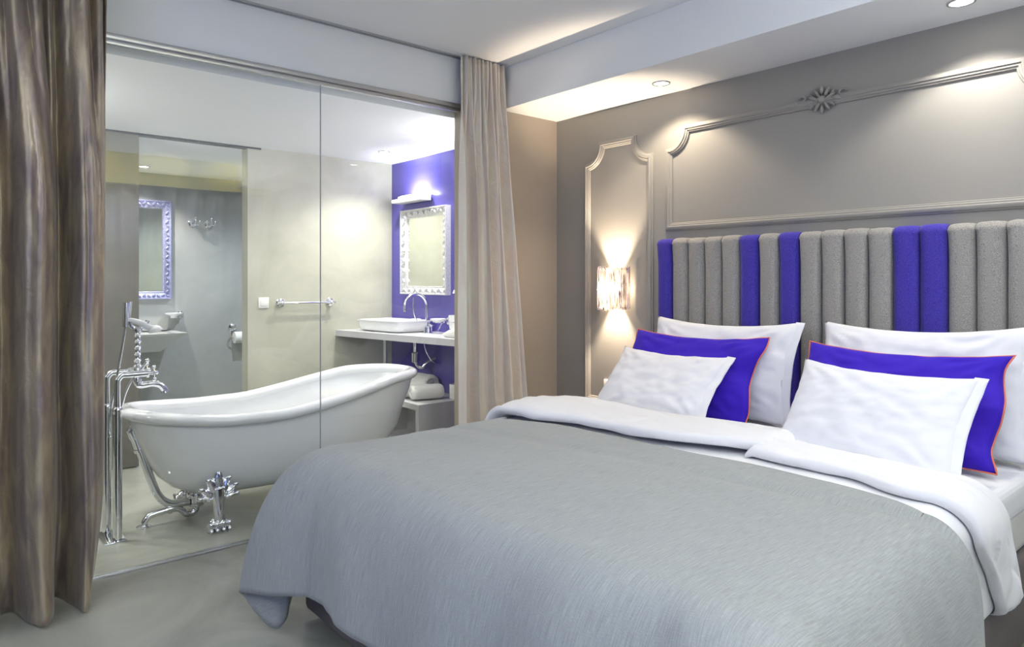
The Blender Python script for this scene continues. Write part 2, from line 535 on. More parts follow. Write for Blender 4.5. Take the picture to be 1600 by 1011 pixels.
# ------------------------------------------------------------------ recessed ceiling lamps
def downlight(x, y, z, label, group, spot=0, col=(1, .86, .68), r=.038, ang=75, blend=.6, tilt=(0, 0, 0)):
    t = thing('recessed_downlight', label, 'ceiling light', (x, y, z), group)
    ring = MB()
    prof = [(r+.010, -.001), (r+.009, -.005), (r+.002, -.006), (r, -.003), (r-.001, .0)]
    rows = [[(x+q*math.cos(k*2*PI/36), y+q*math.sin(k*2*PI/36), z+h) for k in range(36)] for q, h in prof]
    ring.grid(rows, closed_u=True)
    ring.build('trim_ring', M['brushed'], t)
    ln = MB()
    ln.lathe([(r-.001, -.0022), (r-.006, -.004), (0, -.0045)], (x, y, z), n=30)
    ln.build('lens', M['downlight'], t)
    if spot:
        lamp('downlight_beam', 'SPOT', (x+tilt[0]*.0, y, z-.012), spot, col, tilt, spot_size=math.radians(ang), spot_blend=blend, shadow_soft_size=.03)
    return t
G1 = 'warm downlights in the soffit over the bed'
downlight(-2.354, 3.085, ZS, 'lit round downlight in the soffit above the wall between sconce and headboard', None, 30, (1, .84, .64), .040, 120, .45)
downlight(-.911, 3.07, ZS, 'lit round downlight at the soffit by the right edge of the photo', None, 30, (1, .95, .86), .040, 120, .45)
downlight(-4.74, 2.74, ZB, 'faint round downlight in the bathroom ceiling before the violet wall', None, 85, (1, .96, .88), .036, 130, .8)
downlight(-6.72, 1.49, ZB, 'bright downlight in the ceiling of the recess beside the ornate mirror', None, 90, (1, .95, .86), .040, 130, .8)
for (x, y, p) in ((-4.35, 1.55, 52), (-4.45, .2, 55)):  # unseen spots added to even out the bathroom light
    lamp('bath_ceiling_light', 'SPOT', (x, y, ZB-.012), p, (1, .97, .90), spot_size=math.radians(150), spot_blend=.9, shadow_soft_size=.05)
lamp('bath_vanity_glow', 'POINT', (-4.35, -.1, 2.0), 42, (1, .98, .94), shadow_soft_size=.15)  # unseen point lamp added to brighten the bathroom walls and ceiling
lamp('bath_corner_light', 'POINT', (-3.62, 2.92, 2.0), 22, (1, .98, .92), shadow_soft_size=.08)  # added fill, hidden behind the side wall
lamp('recess_ceiling_light', 'SPOT', (-6.1, 2.3, ZB-.012), 110, (.78, .87, 1), spot_size=math.radians(150), spot_blend=.9, shadow_soft_size=.05)  # extra spot without a fixture, added to brighten the recess


# ------------------------------------------------------------------ curtains
def curtain_left():
    nu, nv = 260, 90
    z1 = ZC-.01
    # plan of the lower folds: (u, x, y)
    key = [(0, -3.20, -.34), (.06, -3.10, -.27), (.12, -3.24, -.20), (.18, -3.25, -.13), (.25, -3.08, -.06), (.31, -3.22, .01), (.37, -3.23, .09),
           (.43, -3.06, .15), (.49, -3.19, .20), (.54, -3.22, .25), (.60, -3.09, .30), (.655, -3.045, .345), (.70, -3.12, .385),
           (.75, -3.24, .405), (.80, -3.20, .44), (.86, -3.10, .475), (.92, -3.10, .515), (.97, -3.17, .555), (1, -3.23, .57)]
    kp = [Vector((a, b, c)) for a, b, c in key]
    fine, _ = spline(kp, [0]*len(kp), 24)
    def lower(u):
        i = min(int(u*len(fine)), len(fine)-1)
        # search by u
        lo, hi = 0, len(fine)-1
        while hi-lo > 1:
            m = (lo+hi)//2
            if fine[m].x <= u: lo = m
            else: hi = m
        a, b = fine[lo], fine[hi]
        t = (u-a.x)/max(1e-6, b.x-a.x)
        t = min(max(t, 0), 1)
        return lerp(a.y, b.y, t), lerp(a.z, b.z, t)
    rows = []
    for j in range(nv+1):
        v = j/nv                       # 0 top, 1 hem
        row = []
        for i in range(nu+1):
            u = i/nu
            lx, ly = lower(u)
            tx = -3.235 + .035*math.sin(u*PI*2*15) + .02*math.sin(u*PI*2*7+1)
            ty = lerp(-.30, .585, u) + .004*math.sin(u*80)
            k = min(1, v/.42)
            k = k*k*(3-2*k)
            k = .25+.75*k
            x = lerp(tx, lx+.012*nz(u*9, v*3, 3), k)
            y = lerp(ty, ly + .018*nz(u*6, v*4, 9)*v, k)
            # slant of the folds and small crumples
            x += .011*math.sin(u*PI*2*19+.6*math.sin(v*3+u*9))*(1-.6*v) + .010*nz(u*18, v*9, 1)*min(1, v*3) + .004*nz(u*60, v*30, 5)
            hem = .012 + .012*nz(u*12, 4.2) + .17*max(0, (u-.91)/.09)**1.3
            flare = max(0, v-.86)/.14
            x += .035*flare*flare*math.sin(u*31)
            y -= .03*flare*flare*max(0, (u-.85)/.15)
            z = lerp(z1, hem, v)
            row.append((x, y, z))
        rows.append(row)
    mb = MB(); mb.grid(rows)
    o = mb.build('curtain', M['curtain_gold'], origin=(-3.18, .12, 0), smooth=80)
    s = o.modifiers.new('thickness', 'SOLIDIFY'); s.thickness = .003
    return tag(o, 'metallic taupe floor-length curtain at the left edge before the glass', 'curtain')
curtain_left()

def curtain_right():
    nu, nv = 240, 60
    rows = []
    for j in range(nv+1):
        v = j/nv
        row = []
        for i in range(nu+1):
            u = i/nu
            k = min(1, v/.35); k = k*k*(3-2*k)
            ytop = lerp(2.425, 2.765, u)
            ybot = lerp(2.43, 3.00, u**1.15)
            y = lerp(ytop, ybot, v**1.15)
            top = .018*math.sin(u*PI*2*11) + .01*math.sin(u*PI*2*17+2)
            uu = u**1.0
            low = .038*math.sin(uu*PI*2*4.3+.9 + .8*math.sin(v*2+u*3)) + .020*math.sin(uu*PI*2*7.7+2.1)
            x = XG+.075 + lerp(top, low, k) + .006*nz(u*14, v*6, 2)
            x = max(x, XG+.012)
            y += lerp(0, .018, k)*math.cos(uu*PI*2*4.3+1.2)
            z = lerp(ZC-.01, .015, v)
            row.append((x, y, z))
        rows.append(row)
    mb = MB(); mb.grid(rows)
    o = mb.build('curtain', M['curtain_pale'], origin=(XG+.07, 2.7, 0), smooth=80)
    s = o.modifiers.new('thickness', 'SOLIDIFY'); s.thickness = .003
    return tag(o, 'pale gathered linen curtain hanging between the glass and the headboard wall', 'curtain')
curtain_right()

# ------------------------------------------------------------------ wall sconce
def sconce():
    cx, z0, z1, r = -2.850, 1.092, 1.350, .112
    t = thing('wall_sconce', 'lit crystal half-round wall sconce left of the headboard', 'wall lamp', (cx, YH, 1.22))
    nu = 120
    rows = []
    for zz in [lerp(z0, z1, j/8) for j in range(9)]:
        row = []
        for i in range(nu+1):
            a = PI*i/nu
            rr = r*(1+.035*math.sin(i*PI*.62)*1.0) 
            dz = .006*math.sin(i*1.7)+.004*math.sin(i*.9) if abs(zz-z0) < 1e-6 or abs(zz-z1) < 1e-6 else 0
            row.append((cx+rr*math.cos(a), YH-.012-rr*1.02*math.sin(a), zz+dz))
        rows.append(row)
    mb = MB(); mb.grid(rows)
    mb.build('shade', M['crystal'], t, smooth=20)
    fr = MB()
    fr.box(cx-.055, cx+.055, YH-.012, YH, 1.15, 1.29, .003)
    for zz in (z0+.012, z1-.012):
        fr.tube([(cx+r*.97*math.cos(a), YH-.012-r*.98*math.sin(a), zz) for a in [PI*i/24 for i in range(25)]], .002, 6)
    fr.build('bracket', M['chrome'], t)
    for sx in (-.045, .045):
        b = MB(); b.lathe([(.0, -.03), (.009, -.028), (.011, 0), (.009, .028), (0, .03)], (cx+sx, YH-.055, 1.22), n=14)
        b.build('bulb', M['lamp_opal'], t)
    lamp('sconce_light', 'POINT', (cx, YH-.055, 1.22), 4.5, (1, .76, .50), shadow_soft_size=.012)
    lamp('sconce_beam', 'SPOT', (cx, YH-.062, 1.235), 75, (1, .80, .58), (PI+.0, 0, 0), spot_size=math.radians(72), spot_blend=.6, shadow_soft_size=.012)
    lamp('sconce_beam', 'SPOT', (cx, YH-.062, 1.205), 55, (1, .80, .58), (0, 0, 0), spot_size=math.radians(72), spot_blend=.6, shadow_soft_size=.012)
sconce()

# socket beside the bed
so = thing('wall_socket', 'white socket plate on the wall below the sconce, half behind a pillow', 'socket', (-2.91, YH, .60))
MB().box(-2.955, -2.87, YH-.011, YH, .56, .645, .004).build('plate', M['plastic'], so)
MB().lathe([(.021, 0), (.021, .003), (.017, .004), (.016, .0005), (0, .0005)], (-2.9125, YH-.011, .602), (0, -1, 0)).build('outlet', M['paper'], so)

# ------------------------------------------------------------------ bed
BX0, BX1, BY0, BY1 = -2.50, -.655, 1.10, 3.17
MT = .60
bed = thing('bed', 'wide upholstered bed with taupe base, white sheet over mattress and grey felt headboard', 'bed', (-1.58, 2.1, 0))
MB().box(BX0, BX1, BY0, BY1, .03, .34, .025, 3).build('base', M['base_fabric'], bed)
for x in (BX0+.12, BX1-.12):
    for y in (BY0+.12, BY1-.12):
        MB().box(x-.03, x+.03, y-.03, y+.03, 0, .035).build('leg', M['rubber'], bed)
mt = MB(); mt.box(BX0+.01, BX1-.01, BY0+.01, BY1-.01, .34, MT-.012, .035, 4)
mt.build('mattress', M['mattress'], bed)
# fitted sheet
def sheet():
    mb = MB(); mb.box(BX0+.002, BX1-.002, BY0+.004, BY1-.004, .47, MT, .04, 5)
    b = mb.bm
    bmesh.ops.subdivide_edges(b, edges=b.edges[:], cuts=4, use_grid_fill=True)
    for v in b.verts:
        if v.co.z < .5:
            v.co.z += .02*nz(v.co.x*6, v.co.y*6)
        v.co += v.normal*0.004*nz(v.co.x*9, v.co.y*9, v.co.z*9)
    return mb.build('fitted_sheet', M['linen_white'], bed)
sheet()

def headboard():
    hb = thing('headboard', 'tall channelled headboard of grey and ultramarine felt strips', 'headboard', (-1.59, YH, 0))
    xs = [-2.482, -2.378, -2.272, -2.166, -2.062, -1.957, -1.848, -1.742, -1.637, -1.531, -1.425, -1.320, -1.217, -1.110, -1.004, -.904, -.800, -.695]
    blue = {0, 5, 7, 12, 13}
    MB().box(xs[0]+.005, xs[-1]-.005, YH-.06, YH-.002, .05, 1.49).build('backing', M['base_fabric'], hb)
    for i in range(17):
        x0, x1 = xs[i], xs[i+1]
        w = (x1-x0)/2; cx = (x0+x1)/2
        nx = 18
        zt = 1.505 + .002*math.sin(i*2.1)
        skew = .3*math.sin(i*1.3)
        outline = []
        rows = []
        # side profile: goes up the front and folds over the top
        prof = [(0, .30)] + [(0, lerp(.30, zt-.035, k/10)) for k in range(1, 11)]
        for a in [PI/2*k/7 for k in range(1, 8)]:
            prof.append((.035*(1-math.cos(a)), zt-.035+.035*math.sin(a)))
        prof.append((.105, zt))
        for (dy, z) in prof:
            row = []
            for k in range(nx+1):
                s = -1+2*k/nx
                bulge = .040*(max(0, 1-abs(s)**2.6))**.55
                fade = 1-min(1, dy/.05)
                topfade = .35+.65*min(1, (zt-z)/.10)
                bu = lerp(.040, bulge, topfade) if dy == 0 else lerp(.040, bulge, .35)
                y = YH-.060-bu+dy
                zz = z
                if dy >= 0 and z > zt-.05:
                    zz = z-.006*abs(s)**4
                row.append((cx+s*(w-.0012), min(y, YH-.003), zz + .0015*nz(s*3, z*9, i)))
            rows.append(row)
        mb = MB(); vs = mb.grid(rows)
        # close the sides
        for side in (0, -1):
            col = [r[side] for r in vs]
            back = [mb.bm.verts.new((v.co.x, YH-.055, v.co.z)) for v in col[:-1]]
            for a in range(len(back)-1):
                try: mb.bm.faces.new((col[a], col[a+1], back[a+1], back[a]))
                except ValueError: pass
        mb.build('felt_channel', M['felt_blue'] if i in blue else M['felt_grey'], hb, smooth=60)
headboard()

# ------------------------------------------------------------------ blanket
BZ = .650
def blanket():
    nU, nV, nT = 300, 46, 40
    Ls = []
    # boundary path: inset point (ix,iy), outward dir, hem point
    pts = []
    ex0, ex1, ey = -2.40, -.695, 1.20      # inset rectangle where the cloth starts to roll over
    def add(ix, iy, dx, dy, hx, hy, hz):
        pts.append([Vector((ix, iy, dx)), Vector((dy, 0, 0)), Vector((hx, hy, hz))])
    K = []
    # right side from head to foot
    K.append(((ex1, 2.04), (1, -.10), (-.55, 2.04, .22)))
    K.append(((ex1, 1.90), (1, 0), (-.53, 1.90, .19)))
    K.append(((ex1, 1.70), (1, 0), (-.56, 1.70, .18)))
    K.append(((ex1, 1.50), (1, 0), (-.51, 1.50, .18)))
    K.append(((ex1, 1.34), (1, 0), (-.54, 1.30, .16)))
    K.append(((ex1-.02, ey+.04), (.75, -.66), (-.44, 1.00, .08)))
    K.append(((ex1-.08, ey), (0, -1), (-.66, .97, .15)))
    for x, y, z in ((-.85, 1.00, .20), (-1.05, .96, .20), (-1.25, .99, .21), (-1.45, .95, .21), (-1.65, .985, .22), (-1.85, .96, .225), (-2.02, .985, .225), (-2.16, .975, .215), (-2.27, .975, .192)):
        K.append(((x*.985-.02, ey), (0, -1), (x, y, z)))
    K.append(((ex0+.07, ey), (-.25, -.97), (-2.42, .93, .160)))
    K.append(((ex0+.03, ey+.01), (-.5, -.86), (-2.565, .895, .130)))
    K.append(((ex0+.01, ey+.03), (-.72, -.70), (-2.60, .905, .105)))
    K.append(((ex0, ey+.05), (-.80, -.6), (-2.51, .925, .065)))
    K.append(((ex0, ey+.07), (-.88, -.45), (-2.425, .962, .03)))
    K.append(((ex0, ey+.10), (-.93, -.35), (-2.45, 1.03, .11)))
    K.append(((ex0, ey+.15), (-.97, -.2), (-2.52, 1.13, .20)))
    K.append(((ex0, 1.48), (-1, 0), (-2.60, 1.42, .22)))
    K.append(((ex0, 1.75), (-1, 0), (-2.58, 1.72, .22)))
    K.append(((ex0, 2.02), (-1, 0), (-2.60, 2.00, .23)))
    # densify by arc of index
    def cr(seq):
        v, _ = spline([Vector(q) for q in seq], [0]*len(seq), 12)
        return v
    I = cr([(a[0], a[1], 0) for a, b, c in K])
    D = cr([(b[0], b[1], 0) for a, b, c in K])
    H = cr([c for a, b, c in K])
    n = len(I)
    # head edge targets
    def headY(x):
        return interp([(-2.5, 1.97), (-2.25, 2.01), (-2.0, 2.07), (-1.5, 2.085), (-1.15, 2.13), (-.95, 2.12), (-.8, 2.085), (-.695, 2.04), (-.6, 2.0)], x)
    def topz(x, y):
        dx = min(x-(-2.50), -.64-x); dy = y-1.10
        e = 1-math.exp(-max(0, min(dx, dy))/.10)
        z = BZ - .020*(1-e)
        z += .012*nz(x*1.6, y*1.6, 2) + .005*nz(x*5, y*2.2, 7)
        # shallow creases running across the top
        z -= .006*math.exp(-((y-1.80-.16*(x+1.9))/.030)**2)*(1 if x < -1.5 else max(0, 1+(x+1.5)*3))
        z += .007*math.exp(-((y-1.62-.25*(x+2.2))/.05)**2)*max(0, 1-abs(x+2.15)/.35)
        return z
    rows = []
    uvs = []
    for i in range(n):
        ip = I[i]; d = D[i].normalized(); h = H[i]
        zt = topz(ip.x, ip.y)
        A = Vector((ip.x, ip.y, zt))
        dist = math.hypot(h.x-ip.x, h.y-ip.y)
        Bc = A + Vector((d.x, d.y, 0))*max(.12, dist*.62)
        Cc = Vector((h.x, h.y, h.z)) + Vector((ip.x-h.x, ip.y-h.y, 0))*.10 + Vector((0, 0, (zt-h.z)*.62))
        col = []
        ucol = []
        arc_l = 0
        prev = None
        for k in range(nV+1):
            t = 1-k/nV       # from hem up to the edge
            p = A*(1-t)**3 + Bc*3*t*(1-t)**2 + Cc*3*t*t*(1-t) + h*t**3
            w = math.sin(min(1, t*1.1)*PI/2)
            f = .026*nz(i*.055, t*1.2+i*.02, 3)*w + .004*nz(i*.25, t*3, 8)*w
            p = p + Vector((d.x, d.y, 0))*f
            col.append(p)
        # arc length from edge
        L = [0]*(nV+1)
        for k in range(nV-1, -1, -1):
            L[k] = L[k+1] + (col[k]-col[k+1]).length
        for k in range(nV+1):
            ucol.append((ip.x + d.x*L[k], ip.y + d.y*L[k]))
        # inner part towards the head edge
        u = i/(n-1)
        tx = lerp(ex1, ex0, min(1, max(0, (u-.0))))
        # use smooth mapping so columns spread evenly
        tgt = Vector((tx, headY(tx), 0))
        for k in range(1, nT+1):
            s = k/nT
            x = lerp(ip.x, tgt.x, s); y = lerp(ip.y, tgt.y, s)
            col.append(Vector((x, y, topz(x, y))))
            ucol.append((x, y))
        rows.append(col); uvs.append(ucol)
    mb = MB()
    bm = mb.bm
    uvl = bm.loops.layers.uv.new('UVMap')
    vs = [[bm.verts.new(p) for p in r] for r in rows]
    for i in range(n-1):
        for j in range(len(vs[0])-1):
            f = bm.faces.new((vs[i][j], vs[i+1][j], vs[i+1][j+1], vs[i][j+1]))
            for lp, (a, b) in zip(f.loops, ((i, j), (i+1, j), (i+1, j+1), (i, j+1))):
                lp[uvl].uv = uvs[a][b]
    o = mb.build('blanket', M['blanket'], origin=(-1.58, 1.6, .4), smooth=180)
    s = o.modifiers.new('thickness', 'SOLIDIFY'); s.thickness = .006; s.offset = 1
    return tag(o, 'large heather grey wool blanket draped over the foot of the bed', 'blanket')
blanket()

# ------------------------------------------------------------------ duvets with folded tops
def wrap(s, n, xl, xr, zt, r):
    """walks along X over the bed: s = distance from the centre line, n = height above the cloth path"""
    if s > xr:
        a = (s-xr)/r
        if a < PI/2:
            return xr + math.sin(a)*(r+n), zt-r + math.cos(a)*(r+n)
        return xr + r + n, zt-r-(s-xr-r*PI/2)
    if s < xl:
        a = (xl-s)/r
        if a < PI/2:
            return xl - math.sin(a)*(r+n), zt-r + math.cos(a)*(r+n)
        return xl - r - n, zt-r-(xl-s-r*PI/2)
    return s, zt+n
def duvet(s0, s1, prof, label, seed, lowY, thick, headY, tiltend=0):
    ns = 170
    rows = []
    for i in range(ns+1):
        u = i/ns
        s = lerp(s0, s1, u)
        e = min(1, min(u, 1-u)*22)
        e = math.sqrt(max(0, 1-(1-e)**2))
        lw = lowY(s); th = thick(s); hd = headY(s)
        base = .004
        # closed loop: bottom layer, head roll, top of the fold, fold nose, underside, lower layer top
        loop = []
        def P(y, n, w=1):
            loop.append((y, base+n*(.25+.75*e)))
        y0 = interp([(-2.5, 1.90), (-2.0, 1.95), (-1.15, 2.0), (-.8, 1.92), (-.45, 1.98)], s)
        for k in range(12): P(lerp(y0, hd-.03, k/11), 0)
        for a in [(-PI/2)+PI*k/10 for k in range(1, 10)]:
            P(hd-.03+.045*math.cos(a), .045*th/.09*(1+math.sin(a)))
        for k in range(14):
            t = k/13
            y = lerp(hd-.04, lw+.03, t)
            P(y, .09*th/.09 + .012*math.sin(t*PI) + .008*nz(s*5, y*6, seed) + .004*nz(s*13, y*10, seed+4) + .011*nz(s*2.2, y*26+s*6, seed+6) - .010*math.exp(-(nz(s*1.7, y*7, seed+20)/.035)**2))
        for a in [PI/2+PI*k/8 for k in range(1, 8)]:
            P(lw+.02+.022*math.cos(a), .068*th/.09+.020*math.sin(a) - (.006 if k in (3, 4) else 0) + .005*nz(s*9, a, seed+2))
        for k in range(5):
            P(lerp(lw+.04, lw+.16, k/4), .044*th/.09)
        for k in range(12):
            y = lerp(lw+.15, y0, k/11)
            P(y, .024*min(1, .15+(y-y0)/.06) + .003*nz(s*7, y*7, seed+9))
        row = []
        for (y, n) in loop:
            x, z = wrap(s, n, -2.44, -.74, MT, .07)
            yy = y + .012*nz(s*4, z*4, seed+5)
            if s > -.715:
                yy += tiltend*(s+.715)
            row.append((x, yy, z))
        rows.append(row)
    mb = MB(); vs = mb.grid(rows, closed_u=True)
    mb.cap(vs[0][::-1]); mb.cap(vs[-1])
    o = mb.build('duvet', M['duvet_white'], origin=((s0+s1)/2, 2.1, MT), smooth=180)
    return tag(o, label, 'duvet')
duvet(-2.72, -1.27, None, 'white duvet with turned-back top on the left half of the bed', 3.3,
      lambda s: interp([(-2.7, 2.02), (-2.3, 2.03), (-2.05, 2.14), (-1.75, 2.15), (-1.5, 2.24), (-1.27, 2.33)], s) + .02*nz(s*5, 1),
      lambda s: interp([(-2.7, .07), (-2.35, .10), (-1.9, .085), (-1.5, .09), (-1.27, .085)], s),
      lambda s: interp([(-2.7, 2.33), (-2.3, 2.48), (-1.9, 2.52), (-1.27, 2.60)], s) + .02*nz(s*4, 7))
duvet(-1.36, -.36, None, 'white duvet with turned-back top spilling over the right side of the bed', 8.1,
      lambda s: interp([(-1.36, 2.26), (-1.2, 2.26), (-1.0, 2.255), (-.8, 2.19), (-.65, 2.23), (-.5, 2.33), (-.36, 2.42)], s),
      lambda s: interp([(-1.4, .07), (-1.1, .065), (-.6, .06)], s),
      lambda s: interp([(-1.4, 2.52), (-1.1, 2.50), (-.8, 2.48), (-.36, 2.60)], s) + .02*nz(s*4, 2), tiltend=.10)

# ------------------------------------------------------------------ pillows
def pillow(name, cat, label, x0, x1, top, bot, thick, m, flange=0, piping=None, roll=0, seed=0, sag=.05, group=None, flap=False):
    ex = Vector((1, 0, 0))
    T = Vector((0, top[0], top[1])); Bq = Vector((0, bot[0], bot[1]))
    ev = (T-Bq); h = ev.length; ev.normalize()
    en = ex.cross(ev)
    w = x1-x0
    c = (T+Bq)/2 + Vector(((x0+x1)/2, 0, 0))
    if roll:
        q = Matrix.Rotation(roll, 3, en)
        ex = q @ ex; ev = q @ ev
    root = thing(name, label, cat, (c.x, c.y, min(top[1], bot[1])), group)
    N_ = 46
    def pt(u, v, side, extra=0):
        px = w/2*u*(1-.055*(1-v*v)*abs(u)**3)
        pv = h/2*v*(1-(.085 if v > 0 else .03)*(1-u*u)*abs(v)**3)
        pv -= sag*.5*(1-u*u)*max(0, v)*.6
        a = max(0, 1-abs(u)**3.2); b = max(0, 1-abs(v)**3.0)
        d = thick/2*(a*b)**.5
        # creases run in from the corners
        edge = (1-a*b)
        d += .008*(nz(u*4.5+seed, v*4.5, seed)) * (a*b)**.3
        d += .003*(nz(u*11+seed, v*9, seed+3)) * (a*b)**.3
        for cu in (-1, 1):
            for cv in (-1, 1):
                du, dv_ = u-cu, v-cv
                rho = math.hypot(du, dv_); ph = math.atan2(dv_*cv, du*cu)
                d += .0042*math.cos(ph*15+2.5*nz(rho*3, seed+cu, cv))*math.exp(-((rho-.42)/.24)**2)*(a*b)**.3
        if piping:
            px += .016*math.sin(v*4.6+seed)*max(0, u)**3*(1-v**6)
        off = .006*nz(u*5, v*5, seed+11)*edge
        if piping: off += .012*math.sin(v*6+seed)*max(0, u)**3*(1-v**6)
        return c + ex*px + ev*pv + en*(side*max(d, 0)+off)
    mb = MB()
    F = [[pt(-1+2*j/N_, -1+2*i/N_, 1) for j in range(N_+1)] for i in range(N_+1)]
    Bk = [[pt(-1+2*j/N_, -1+2*i/N_, -1) for j in range(N_+1)] for i in range(N_+1)]
    mb.grid(F); mb.grid(Bk)
    bmesh.ops.remove_doubles(mb.bm, verts=mb.bm.verts[:], dist=.0006)
    mb.build('cover', m, root, smooth=180)
    edge = []
    for j in range(N_+1): edge.append(F[N_][j])
    for i in range(N_-1, -1, -1): edge.append(F[i][N_])
    for j in range(N_-1, -1, -1): edge.append(F[0][j])
    for i in range(1, N_): edge.append(F[i][0])
    if piping:
        p = MB(); rings = []
        n = len(edge)
        for i in range(n):
            a, b = edge[i-1], edge[(i+1) % n]
            t = (b-a).normalized(); x = t.cross(en).normalized()
            o_ = edge[i] + x*.001
            rings.append([o_ + (x*math.cos(k*PI/3)+en*math.sin(k*PI/3))*.0034 for k in range(6)])
        p.grid(rings, closed_u=True, closed_v=True)
        o = p.build('piping', piping, root, smooth=180)
        o['label'] = 'thin orange piping along the seam'
    if flap:
        # open end of the pillow case: a loose double hem on the right side
        p = MB(); rws = []
        for i in range(25):
            v = -1+2*i/24
            e0 = pt(1, v, 0)
            wv = .5*math.sin(v*3+seed)
            r_ = []
            for k in range(6):
                s_ = k/5
                r_.append(e0 + ex*(-.020+.042*s_) + en*(.012*s_*(wv+.2) + .02*(1-s_)*(1-v*v)))
            rws.append(r_)
        p.grid(rws)
        o = p.build('case_hem', m, root, smooth=180)
        sl = o.modifiers.new('thickness', 'SOLIDIFY'); sl.thickness = .003
    return root
pillow('pillow', 'pillow', 'large white pillow against the left half of the headboard, behind the blue cushion', -2.375, -1.565, (3.085, 1.075), (2.95, .615), .12, M['linen_white'], seed=1.3, flap=True)
pillow('cushion', 'cushion', 'left ultramarine blue cushion with orange piping, behind a small white pillow', -2.45, -1.67, (3.00, 1.005), (2.79, .620), .10, M['blue_cushion'], piping=M['piping'], seed=4.4)
pillow('pillow', 'pillow', 'small white pillow leaning on the left blue cushion, nearest the sconce', -2.425, -1.785, (2.865, .915), (2.60, .615), .11, M['linen_white'], seed=2.2, roll=-.01, flap=True)
pillow('pillow', 'pillow', 'large white pillow against the right half of the headboard, at the photo edge', -1.445, -.675, (3.085, 1.095), (2.95, .615), .125, M['linen_white'], seed=6.3, roll=.02, flap=True)
pillow('cushion', 'cushion', 'right ultramarine blue cushion with orange piping, before the large pillow at the photo edge', -1.450, -.705, (2.945, 1.005), (2.73, .620), .10, M['blue_cushion'], piping=M['piping'], seed=7.7)
pillow('pillow', 'pillow', 'small white pillow in front of the right blue cushion, nearest the viewer', -1.375, -.755, (2.735, .945), (2.495, .615), .12, M['linen_white'], seed=9.2, roll=-.03, flap=True)

